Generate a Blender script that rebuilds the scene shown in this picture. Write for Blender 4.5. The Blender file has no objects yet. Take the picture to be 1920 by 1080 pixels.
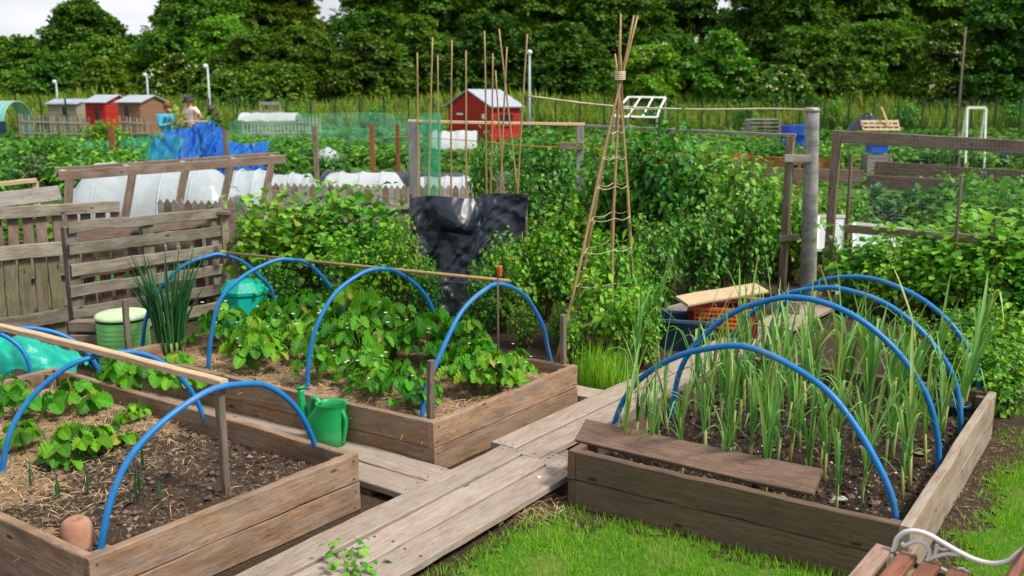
import bpy, math, random
import numpy as np
from mathutils import Matrix, Vector, noise as mnoise
RAD = math.radians
random.seed(11)
rng = np.random.default_rng(11)
S = bpy.context.scene
COL = S.collection

# ------------------------------------------------------------------ camera, world, sun, exposure
CAM_H, FPX, HORIZON = 1.8, 1789.0, 190.0
PITCH = math.atan((540 - HORIZON) / FPX)
cam = bpy.data.cameras.new('camera'); cam_o = bpy.data.objects.new('camera', cam); COL.objects.link(cam_o)
cam.sensor_width = 36; cam.lens = 36 * FPX / 1920
cam.clip_start = .05; cam.clip_end = 2000
cam.dof.use_dof = True; cam.dof.focus_distance = 4.6; cam.dof.aperture_fstop = 3.6
cam_o.location = (0, 0, CAM_H); cam_o.rotation_euler = (RAD(90) - PITCH, 0, 0)
S.camera = cam_o

SUN_EL, SUN_AZ = 52, 118            # azimuth measured from +Y clockwise (towards +X)
W = bpy.data.worlds.new('World'); S.world = W; W.use_nodes = True
nt = W.node_tree; nt.nodes.clear()
def N(t, **k):
    n = nt.nodes.new(t)
    for a, b in k.items(): setattr(n, a, b)
    return n
sky = N('ShaderNodeTexSky', sky_type='NISHITA', sun_disc=False)
sky.sun_elevation = RAD(SUN_EL); sky.sun_rotation = RAD(SUN_AZ)
sky.air_density = 1.0; sky.dust_density = 2.0
tc = N('ShaderNodeTexCoord'); mp = N('ShaderNodeMapping'); mp.inputs['Scale'].default_value = (1, 1, 2.6)
mp.inputs['Location'].default_value = (0.35, .2, .1)
nz = N('ShaderNodeTexNoise'); nz.inputs['Scale'].default_value = 3.2; nz.inputs['Detail'].default_value = 7; nz.inputs['Roughness'].default_value = .55
rp = N('ShaderNodeValToRGB'); rp.color_ramp.elements[0].position = .3; rp.color_ramp.elements[1].position = .62
rp.color_ramp.elements[0].color = (4.3, 4.7, 5.3, 1); rp.color_ramp.elements[1].color = (7.6, 7.7, 7.9, 1)
rc = N('ShaderNodeValToRGB'); rc.color_ramp.elements[0].position = .22; rc.color_ramp.elements[1].position = .42
rc.color_ramp.elements[0].color = (.55,) * 3 + (1,); rc.color_ramp.elements[1].color = (1, 1, 1, 1)
mx = N('ShaderNodeMix', data_type='RGBA')
bg = N('ShaderNodeBackground'); bg.inputs['Strength'].default_value = .1
ow = N('ShaderNodeOutputWorld'); L = nt.links.new
L(tc.outputs['Generated'], mp.inputs[0]); L(mp.outputs[0], nz.inputs['Vector']); L(nz.outputs[0], rp.inputs[0]); L(nz.outputs[0], rc.inputs[0])
L(rc.outputs[0], mx.inputs[0]); L(sky.outputs[0], mx.inputs[6]); L(rp.outputs[0], mx.inputs[7]); L(mx.outputs[2], bg.inputs[0]); L(bg.outputs[0], ow.inputs[0])

sun = bpy.data.lights.new('sun', 'SUN'); sun.energy = 3.9; sun.angle = RAD(11); sun.color = (1, .95, .86)
sun_o = bpy.data.objects.new('sun', sun); COL.objects.link(sun_o)
sd = Vector((math.sin(RAD(SUN_AZ)) * math.cos(RAD(SUN_EL)), math.cos(RAD(SUN_AZ)) * math.cos(RAD(SUN_EL)), math.sin(RAD(SUN_EL))))
sun_o.rotation_euler = sd.to_track_quat('Z', 'Y').to_euler()
S.view_settings.view_transform = 'Standard'; S.view_settings.look = 'None'
S.view_settings.exposure = .35; S.view_settings.gamma = 1
S.cycles.max_bounces = 5; S.cycles.diffuse_bounces = 3; S.cycles.glossy_bounces = 2
S.cycles.transmission_bounces = 4; S.cycles.transparent_max_bounces = 12
S.cycles.use_denoising = True
S.cycles.sample_clamp_indirect = 4
S.cycles.adaptive_threshold = .02

# ------------------------------------------------------------------ survey: pixel of the photograph -> point of the place
CP, SP = math.cos(PITCH), math.sin(PITCH)
def ray(px, py):
    a, b = (px - 960) / FPX, -(py - 540) / FPX
    return np.array([a, CP + b * SP, -SP + b * CP])
CAMP = np.array([0, 0, CAM_H])
def at(px, py, z=0.):                       # on the level z
    d = ray(px, py); return CAMP + d * ((z - CAM_H) / d[2])
def dp(px, py, y):                          # at the distance y
    d = ray(px, py); return CAMP + d * (y / d[1])
def onp(px, py, p0, dxy):                   # on an upright plane through p0 running along dxy
    n = np.array([-dxy[1], dxy[0], 0]); d = ray(px, py)
    return CAMP + d * ((np.dot(np.asarray(p0) - CAMP, n)) / np.dot(d, n))
def V3(x, y=None, z=None):
    return np.array(x if y is None else (x, y, z), dtype=float)
def nrm(v): v = np.asarray(v, float); return v / (np.linalg.norm(v) + 1e-12)
UA = np.array([math.cos(RAD(54.5)), math.sin(RAD(54.5)), 0])      # along the walkway
UB = np.array([-UA[1], UA[0], 0])                                  # across it
UP = np.array([0, 0, 1.])

# ------------------------------------------------------------------ materials
def newmat(name):
    m = bpy.data.materials.new(name); m.use_nodes = True
    t = m.node_tree; t.nodes.clear()
    o = t.nodes.new('ShaderNodeOutputMaterial')
    return m, t, o
def nn(t, typ, **k):
    n = t.nodes.new(typ)
    for a, b in k.items():
        if a in n.inputs.keys() and not hasattr(n, a): n.inputs[a].default_value = b
        else: setattr(n, a, b)
    return n
def ramp(t, src, stops):
    r = t.nodes.new('ShaderNodeValToRGB'); e = r.color_ramp.elements
    while len(e) < len(stops): e.new(.5)
    for i, (p, c) in enumerate(stops):
        e[i].position = p; e[i].color = tuple(c) + (1,) if len(c) == 3 else c
    t.links.new(src, r.inputs[0]); return r.outputs[0]
def mixc(t, fac, a, b, mode='MIX'):
    m = t.nodes.new('ShaderNodeMix'); m.data_type = 'RGBA'; m.blend_type = mode
    for s, v in ((0, fac), (6, a), (7, b)):
        if isinstance(v, bpy.types.NodeSocket): t.links.new(v, m.inputs[s])
        elif s == 0: m.inputs[0].default_value = v
        else: m.inputs[s].default_value = tuple(v) + (1,)
    return m.outputs[2]
def noisen(t, vec, scale, detail=4, rough=.55, dist=0.):
    n = t.nodes.new('ShaderNodeTexNoise'); n.inputs['Scale'].default_value = scale; n.inputs['Detail'].default_value = detail
    n.inputs['Roughness'].default_value = rough; n.inputs['Distortion'].default_value = dist
    if vec is not None: t.links.new(vec, n.inputs['Vector'])
    return n.outputs[0]
def scaled(t, vec, s, off=None):
    m = t.nodes.new('ShaderNodeMapping'); m.inputs['Scale'].default_value = s; t.links.new(vec, m.inputs[0])
    if off is not None: t.links.new(off, m.inputs['Location'])
    return m.outputs[0]
def bump(t, h, strength, dist=.01):
    b = t.nodes.new('ShaderNodeBump'); b.inputs['Strength'].default_value = strength; b.inputs['Distance'].default_value = dist
    t.links.new(h, b.inputs['Height']); return b.outputs[0]
def pbsdf(t, o, col, rough=.6, spec=.3, normal=None, metal=0., alpha=None):
    p = t.nodes.new('ShaderNodeBsdfPrincipled')
    if isinstance(col, bpy.types.NodeSocket): t.links.new(col, p.inputs['Base Color'])
    else: p.inputs['Base Color'].default_value = tuple(col) + (1,)
    if isinstance(rough, bpy.types.NodeSocket): t.links.new(rough, p.inputs['Roughness'])
    else: p.inputs['Roughness'].default_value = rough
    p.inputs['Specular IOR Level'].default_value = spec; p.inputs['Metallic'].default_value = metal
    if normal is not None: t.links.new(normal, p.inputs['Normal'])
    if o is not None: t.links.new(p.outputs[0], o.inputs[0])
    return p.outputs[0]
def objrand(t):
    i = t.nodes.new('ShaderNodeObjectInfo'); return i.outputs['Random']
def mul(t, a, k, add=0.):
    m = t.nodes.new('ShaderNodeMath'); m.operation = 'MULTIPLY_ADD'
    t.links.new(a, m.inputs[0]); m.inputs[1].default_value = k; m.inputs[2].default_value = add
    return m.outputs[0]

def wood(name, c1, c2, dark, stain=.5, knots=True, green=0., rough=.75, bumpk=.35, tone=.3, silver=0., lap=0.):
    m, t, o = newmat(name)
    tcn = t.nodes.new('ShaderNodeTexCoord'); v = tcn.outputs['Object']; r = objrand(t)
    off = t.nodes.new('ShaderNodeCombineXYZ')
    t.links.new(mul(t, r, 37.), off.inputs[0]); t.links.new(mul(t, r, 11.), off.inputs[1]); t.links.new(mul(t, r, 23.), off.inputs[2])
    g = noisen(t, scaled(t, v, (1.4, 26, 26), off.outputs[0]), 2.2, 8, .62, .5)
    fine = noisen(t, scaled(t, v, (5, 130, 130), off.outputs[0]), 2., 4, .6)
    big = noisen(t, scaled(t, v, (2.2, 6, 6), off.outputs[0]), 1.3, 6, .65)
    c = mixc(t, ramp(t, g, [(.32, (0, 0, 0)), (.68, (1, 1, 1))]), c1, c2)
    c = mixc(t, ramp(t, fine, [(.3, (.75,) * 3), (.58, (0, 0, 0))]), c, dark)
    c = mixc(t, ramp(t, big, [(.48, (0, 0, 0)), (.75, (stain,) * 3)]), c, dark)
    c = mixc(t, ramp(t, noisen(t, scaled(t, v, (16, 45, 45), off.outputs[0]), 1.6, 4, .7), [(.58, (0, 0, 0)), (.66, (.6,) * 3)]), c, dark)
    if silver: c = mixc(t, ramp(t, noisen(t, scaled(t, v, (3, 9, 9), off.outputs[0]), 1.7, 5), [(.42, (0, 0, 0)), (.62, (silver,) * 3)]), c, (.42, .4, .37))
    if green: c = mixc(t, ramp(t, noisen(t, scaled(t, v, (2, 4, 4), off.outputs[0]), 2., 4), [(.42, (0, 0, 0)), (.65, (green,) * 3)]), c, (.12, .16, .05))
    if knots:
        vo = t.nodes.new('ShaderNodeTexVoronoi'); vo.inputs['Scale'].default_value = 1.; vo.inputs['Randomness'].default_value = 1.
        t.links.new(scaled(t, v, (3.6, 9., 9.), off.outputs[0]), vo.inputs['Vector'])
        c = mixc(t, ramp(t, vo.outputs['Distance'], [(.035, (.9,) * 3), (.075, (.7,) * 3), (.1, (0, 0, 0))]), c, tuple(.45 * x for x in dark))
    if lap:
        sz = t.nodes.new('ShaderNodeSeparateXYZ'); t.links.new(v, sz.inputs[0]); fr = t.nodes.new('ShaderNodeMath'); fr.operation = 'FRACT'; t.links.new(mul(t, sz.outputs[2], 1 / lap), fr.inputs[0])
        c = mixc(t, ramp(t, fr.outputs[0], [(0, (.8,) * 3), (.10, (.8,) * 3), (.16, (0, 0, 0))]), c, tuple(.35 * x for x in dark))
        fl = t.nodes.new('ShaderNodeMath'); fl.operation = 'FLOOR'; t.links.new(mul(t, sz.outputs[2], 1 / lap), fl.inputs[0]); wn = t.nodes.new('ShaderNodeTexWhiteNoise'); wn.noise_dimensions = '1D'; t.links.new(fl.outputs[0], wn.inputs['W'])
        c = mixc(t, mul(t, wn.outputs[0], .4), c, dark)
    hs = t.nodes.new('ShaderNodeHueSaturation'); t.links.new(c, hs.inputs['Color']); t.links.new(mul(t, r, tone, 1 - tone / 2), hs.inputs['Value'])
    pbsdf(t, o, hs.outputs[0], rough, .25, bump(t, mixc(t, .5, g, fine), bumpk, .004))
    return m
def plain(name, col, rough=.5, spec=.4, metal=0., var=.25, scale=8., bumpk=0., dirt=None, dirtk=.4):
    m, t, o = newmat(name)
    v = t.nodes.new('ShaderNodeTexCoord').outputs['Object']
    n1 = noisen(t, v, scale, 5, .6)
    c = mixc(t, ramp(t, n1, [(.3, (0, 0, 0)), (.7, (1, 1, 1))]), tuple(x * (1 - var) for x in col), tuple(min(1, x * (1 + var)) for x in col))
    if dirt is not None: c = mixc(t, ramp(t, noisen(t, v, scale * .6, 6, .7), [(.5, (0, 0, 0)), (.72, (dirtk,) * 3)]), c, dirt)
    nb = bump(t, noisen(t, v, scale * 6, 3), bumpk, .01) if bumpk else None
    pbsdf(t, o, c, rough, spec, nb, metal)
    return m
def leafm(name, cols, trans=.3, rough=.5, spec=.25, warm=(1.25, 1.3, .55), objv=.3, vein=0., old=False):
    m, t, o = newmat(name)
    g = t.nodes.new('ShaderNodeNewGeometry')
    st = [(i / (len(cols) - 1) if len(cols) > 1 else 0, c) for i, c in enumerate(cols)]
    if old: st = [(p * .97, c) for p, c in st] + [(.992, (.30, .34, .04)), (1., (.40, .31, .10))]
    c = ramp(t, g.outputs['Random Per Island'], st)
    v = t.nodes.new('ShaderNodeTexCoord').outputs['Object']
    hs = t.nodes.new('ShaderNodeHueSaturation'); t.links.new(c, hs.inputs['Color'])
    rr = objrand(t); t.links.new(mul(t, rr, objv, 1 - objv / 2), hs.inputs['Value']); t.links.new(mul(t, rr, -.035 if objv else 0., .5 + (.0175 if objv else 0.)), hs.inputs['Hue'])
    c = hs.outputs[0]
    n2 = noisen(t, v, 3., 3)
    c = mixc(t, mul(t, n2, .5), c, mixc(t, 1., c, (.75, .72, .6), 'MULTIPLY'))
    nb = bump(t, noisen(t, v, 120, 2), vein, .004) if vein else None
    p = pbsdf(t, None, c, rough, spec, nb)
    tr = t.nodes.new('ShaderNodeBsdfTranslucent'); t.links.new(mixc(t, 1., c, warm, 'MULTIPLY'), tr.inputs[0])
    ms = t.nodes.new('ShaderNodeMixShader'); ms.inputs[0].default_value = trans
    t.links.new(p, ms.inputs[1]); t.links.new(tr.outputs[0], ms.inputs[2]); t.links.new(ms.outputs[0], o.inputs[0])
    return m
def sheet(name, col, see=.3, rough=.5, mesh=0., spec=.4, trans=.0):
    """a net or a film: partly see-through"""
    m, t, o = newmat(name)
    v = t.nodes.new('ShaderNodeTexCoord').outputs['Object']
    c = mixc(t, noisen(t, v, 5, 4), tuple(x * .7 for x in col), tuple(min(1, x * 1.25) for x in col))
    p = pbsdf(t, None, c, rough, spec, bump(t, noisen(t, v, 14, 3), .4, .02))
    if trans:
        tr = t.nodes.new('ShaderNodeBsdfTranslucent'); t.links.new(c, tr.inputs[0])
        m2 = t.nodes.new('ShaderNodeMixShader'); m2.inputs[0].default_value = trans
        t.links.new(p, m2.inputs[1]); t.links.new(tr.outputs[0], m2.inputs[2]); p = m2.outputs[0]
    tp = t.nodes.new('ShaderNodeBsdfTransparent'); ms = t.nodes.new('ShaderNodeMixShader'); ms.inputs[0].default_value = see
    t.links.new(p, ms.inputs[1]); t.links.new(tp.outputs[0], ms.inputs[2]); t.links.new(ms.outputs[0], o.inputs[0])
    return m
def soilm(name, c1, c2, light, scale=14., bumpk=1.):
    m, t, o = newmat(name)
    v = t.nodes.new('ShaderNodeTexCoord').outputs['Object']
    n1 = noisen(t, v, scale, 8, .7); n2 = noisen(t, v, scale * 5, 5, .7); n3 = noisen(t, v, 2.2, 4)
    c = mixc(t, ramp(t, n1, [(.3, (0, 0, 0)), (.7, (1, 1, 1))]), c1, c2)
    c = mixc(t, ramp(t, n2, [(.56, (0, 0, 0)), (.72, (.8,) * 3)]), c, light)
    c = mixc(t, ramp(t, n3, [(.4, (0, 0, 0)), (.7, (.5,) * 3)]), c, c1)
    pbsdf(t, o, c, .9, .15, bump(t, mixc(t, .5, n1, n2), bumpk, .02))
    return m
M = {}
M['bed'] = wood('bed_timber', (.37, .23, .135), (.235, .14, .08), (.075, .047, .034), .85, silver=.18, bumpk=.6)
M['bed_shaded_wet'] = wood('shaded_wet_bed_timber', (.19, .125, .085), (.125, .08, .053), (.06, .042, .03), .6)  # darker copy for the leek bed's boards: shade and wet put into the colour
M['bed_side'] = wood('grey_bed_timber', (.36, .265, .185), (.26, .185, .13), (.12, .09, .07), .55, silver=.3)
M['plank'] = wood('walkway_timber', (.43, .34, .275), (.31, .24, .19), (.14, .10, .075), .5, silver=.25, bumpk=.6)
M['loose'] = wood('loose_plank_timber', (.27, .17, .12), (.18, .11, .078), (.07, .05, .04), .6)
M['lath'] = wood('pale_lath_timber', (.62, .47, .30), (.52, .38, .235), (.30, .2, .12), .3, knots=False)
M['stake'] = wood('stake_timber', (.22, .18, .135), (.15, .12, .09), (.07, .055, .04), .5)
M['old'] = wood('weathered_timber', (.28, .23, .175), (.17, .14, .105), (.05, .04, .03), .75, green=.12, silver=.25, tone=.6)
M['oldgreen'] = wood('mossy_timber', (.22, .19, .12), (.14, .12, .075), (.05, .042, .028), .65, green=.35)
M['brownold'] = wood('brown_timber', (.25, .17, .12), (.17, .115, .08), (.07, .05, .035), .5, silver=.2)
M['grey'] = wood('grey_timber', (.34, .31, .27), (.25, .23, .195), (.11, .1, .08), .4, silver=.4, knots=False)
M['post'] = wood('silver_post_timber', (.30, .30, .29), (.215, .215, .21), (.10, .10, .10), .45, silver=.5, knots=False)
M['redbrown'] = wood('red_brown_timber', (.33, .12, .05), (.24, .085, .035), (.1, .04, .02), .5)
M['redboard'] = wood('red_painted_boards', (.68, .042, .028), (.58, .034, .022), (.16, .012, .01), .6, knots=False, tone=.15, lap=.16)
M['shedwood'] = wood('shed_boards', (.42, .22, .13), (.33, .17, .10), (.15, .08, .05), .6, lap=.15)
M['cream'] = wood('cream_boards', (.55, .5, .4), (.45, .4, .32), (.25, .2, .15), .5, lap=.15)
M['cane'] = wood('bamboo_cane', (.42, .29, .13), (.32, .2, .09), (.2, .12, .06), .5, knots=False, rough=.5, bumpk=.1)
M['bench'] = wood('varnished_bench_slat', (.28, .105, .06), (.20, .072, .042), (.09, .04, .025), .5, rough=.45)
M['benchold'] = wood('peeling_bench_slat', (.36, .25, .2), (.28, .17, .13), (.14, .08, .06), .6)
M['blue'] = plain('blue_water_pipe', (.005, .155, .44), .42, .4, var=.22, scale=5., dirt=(.13, .21, .28), dirtk=.6)
M['can'] = plain('green_plastic', (.006, .31, .085), .36, .45, var=.12, scale=9., dirt=(.16, .24, .12), dirtk=.5)
M['paleg'] = plain('pale_green_plastic', (.22, .55, .17), .4, .4, var=.1, scale=3., dirt=(.3, .42, .2), dirtk=.4)
M['teal'] = plain('teal_plastic', (.0, .34, .25), .4, .4, var=.2, scale=4., bumpk=.3, dirt=(.03, .2, .17), dirtk=.5)
M['tealnet'] = sheet('teal_film', (.0, .42, .33), .05, .4, trans=.2)
M['black'] = plain('black_plastic_sheet', (.011, .016, .030), .36, .5, var=.3, scale=3., dirt=(.12, .12, .12), dirtk=.3)
M['darkblue'] = plain('dark_blue_plastic', (.012, .035, .07), .4, .4, var=.2)
M['bluebox'] = plain('blue_drum', (.006, .09, .5), .4, .4, var=.12, scale=2.)
M['terracotta'] = plain('terracotta', (.36, .18, .12), .8, .2, var=.18, scale=12, dirt=(.5, .36, .28), dirtk=.5)
M['red'] = plain('orange_red_plastic', (.6, .09, .03), .4, .4)
M['orange'] = sheet('orange_netting', (.36, .085, .035), .4, .7)
M['maroon'] = plain('maroon_plastic', (.16, .02, .02), .45, .3)
M['whitemetal'] = plain('white_painted_iron', (.72, .72, .70), .35, .5, var=.06, dirt=(.45, .36, .28), dirtk=.3)
M['white'] = plain('white_painted_wood', (.74, .74, .70), .5, .3, var=.06, dirt=(.4, .38, .3), dirtk=.4)
M['film'] = sheet('polythene_film', (.60, .66, .70), .2, .25, spec=.6, trans=.3)
M['fleece'] = sheet('white_fleece', (.6, .63, .66), .1, .7, trans=.3)
M['board'] = plain('whitewashed_panel', (.46, .51, .53), .55, .3, var=.1, scale=3, dirt=(.35, .38, .33), dirtk=.4)
M['roof'] = plain('grey_felt_roof', (.34, .37, .43), .7, .2, var=.15, scale=4)
M['darkhole'] = plain('dark_window', (.015, .017, .02), .15, .5)
M['lamp'] = plain('galvanised_steel', (.36, .44, .46), .4, .4, var=.1)
M['lamphead'] = plain('lamp_head_plastic', (.62, .66, .66), .35, .4)
M['wire'] = plain('steel_wire', (.36, .34, .3), .5, .3, metal=.2)
M['rod'] = plain('rusty_rod', (.10, .06, .045), .7, .3)
M['twine'] = plain('pale_twine', (.6, .52, .36), .9, .1)
M['otwine'] = plain('orange_twine', (.6, .2, .06), .9, .1)
M['fence'] = plain('dark_green_fence', (.012, .045, .03), .5, .3)
M['bluenet'] = sheet('blue_netting', (.0, .13, .62), .34, .7, trans=.15)
M['greennet'] = sheet('green_netting', (.01, .36, .2), .62, .7)
M['tealglass'] = sheet('greenish_polycarbonate', (.12, .5, .45), .25, .2)
M['stone'] = plain('pale_stone', (.6, .57, .5), .8, .2)
M['soil'] = soilm('garden_soil', (.032, .022, .016), (.085, .058, .04), (.26, .2, .145))
M['soil2'] = soilm('dark_compost', (.02, .014, .01), (.055, .038, .027), (.2, .16, .12))
M['mulch'] = soilm('straw_mulched_soil', (.17, .105, .06), (.44, .29, .175), (.70, .51, .32), 26.)
M['straw'] = leafm('straw', [(.68, .48, .27), (.80, .62, .38), (.46, .30, .16), (.74, .55, .33)], .1, .7)
M['dry'] = leafm('dry_leaf', [(.42, .3, .17), (.6, .5, .35)], .2, .7)
M['straw_l'] = leafm('strawberry_leaf', [(.018, .10, .008), (.06, .25, .012), (.14, .42, .016), (.035, .17, .010), (.24, .54, .02)], .30, .45, .25, warm=(1.3, 1.3, .35), vein=.6, old=True)
M['stem'] = leafm('green_stem', [(.16, .27, .05), (.25, .34, .08)], .2, .5)
M['leek'] = leafm('leek_leaf', [(.07, .22, .04), (.15, .37, .08), (.27, .50, .16), (.10, .30, .06), (.28, .46, .11), (.48, .47, .15)], .28, .42, .35)
M['leekbase'] = leafm('leek_stem', [(.22, .32, .08), (.42, .43, .16)], .2, .5)
M['chive'] = leafm('spring_onion_leaf', [(.015, .085, .03), (.025, .13, .04), (.05, .19, .05)], .15, .35, .4)
M['bush'] = leafm('currant_leaf', [(.022, .11, .008), (.06, .24, .014), (.13, .38, .018), (.23, .50, .022), (.04, .18, .012)], .3, .45, .3, old=True)
M['bushdk'] = leafm('raspberry_leaf', [(.02, .10, .012), (.05, .20, .018), (.10, .32, .026), (.20, .44, .04), (.035, .15, .018)], .28, .42, .35)
M['pea'] = leafm('pea_leaf', [(.07, .25, .02), (.13, .38, .03), (.21, .5, .04), (.27, .55, .05)], .35, .5, .25)
M['crop'] = leafm('crop_leaf', [(.02, .10, .02), (.05, .19, .03), (.09, .29, .03), (.15, .40, .04)], .3, .5, .25, objv=.75)
M['cover'] = leafm('low_weed_leaf', [(.02, .08, .012), (.05, .16, .02), (.11, .26, .03), (.16, .2, .05)], .25, .6, .15)
M['palenet'] = sheet('pale_green_netting', (.12, .42, .28), .78, .7)
M['cabbage'] = leafm('cabbage_leaf', [(.03, .14, .06), (.06, .22, .09), (.11, .28, .13)], .15, .4, .35)
M['tree1'] = leafm('dark_tree_leaf', [(.022, .07, .009), (.05, .135, .012), (.10, .215, .016), (.165, .29, .02)], .28, .55, .15, objv=.7)
M['tree2'] = leafm('mid_tree_leaf', [(.03, .10, .012), (.065, .18, .016), (.12, .27, .02)], .3, .55, .15, objv=.5)
M['tree3'] = leafm('olive_tree_leaf', [(.05, .11, .01), (.10, .18, .013), (.18, .27, .018)], .3, .55, .15, objv=.4)
M['tree4'] = leafm('bright_tree_leaf', [(.08, .22, .014), (.15, .34, .02), (.24, .46, .03)], .32, .5, .2)
M['bloom'] = leafm('cream_blossom', [(.6, .62, .42), (.72, .72, .56)], .2, .8)
M['petal'] = leafm('white_petal', [(.75, .75, .7), (.8, .8, .76)], .2, .7)
M['lupin'] = leafm('purple_lupin', [(.3, .06, .28), (.42, .12, .4), (.2, .05, .3)], .2, .7)
M['bark'] = plain('bark', (.065, .05, .037), .9, .15, var=.4, scale=6, bumpk=.6)
M['twig'] = plain('twig_bark', (.12, .085, .055), .85, .15, var=.3, scale=6)
M['grass'] = leafm('lawn_grass', [(.08, .27, .010), (.15, .42, .015), (.26, .56, .025), (.36, .55, .06), (.11, .34, .012)], .3, .5, .2, objv=.0)
M['tallgrass'] = leafm('tall_grass', [(.06, .19, .015), (.14, .30, .02), (.25, .36, .035), (.34, .33, .08), (.09, .24, .018)], .3, .6, .15, objv=.2)
M['skin'] = plain('skin', (.46, .25, .17), .5, .3, var=.05)
M['shirt1'] = plain('turquoise_top', (.06, .36, .52), .8, .1, var=.15)
M['shirt2'] = plain('pink_cream_shirt', (.86, .68, .66), .8, .1, var=.1, dirt=(.75, .25, .38), dirtk=.9)
M['trouser'] = plain('dark_trousers', (.05, .06, .09), .8, .1)
M['hair'] = plain('auburn_hair', (.2, .06, .025), .6, .2)
M['hat'] = plain('dark_grey_hat', (.045, .05, .065), .8, .1)
M['eye'] = plain('dark_eye', (.02, .015, .012), .3, .4)
M['lip'] = plain('lip', (.45, .15, .13), .5, .3)
M['glove'] = plain('grey_glove', (.25, .3, .32), .8, .1)
M['label'] = plain('yellow_plastic', (.6, .45, .03), .5, .3)

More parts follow.
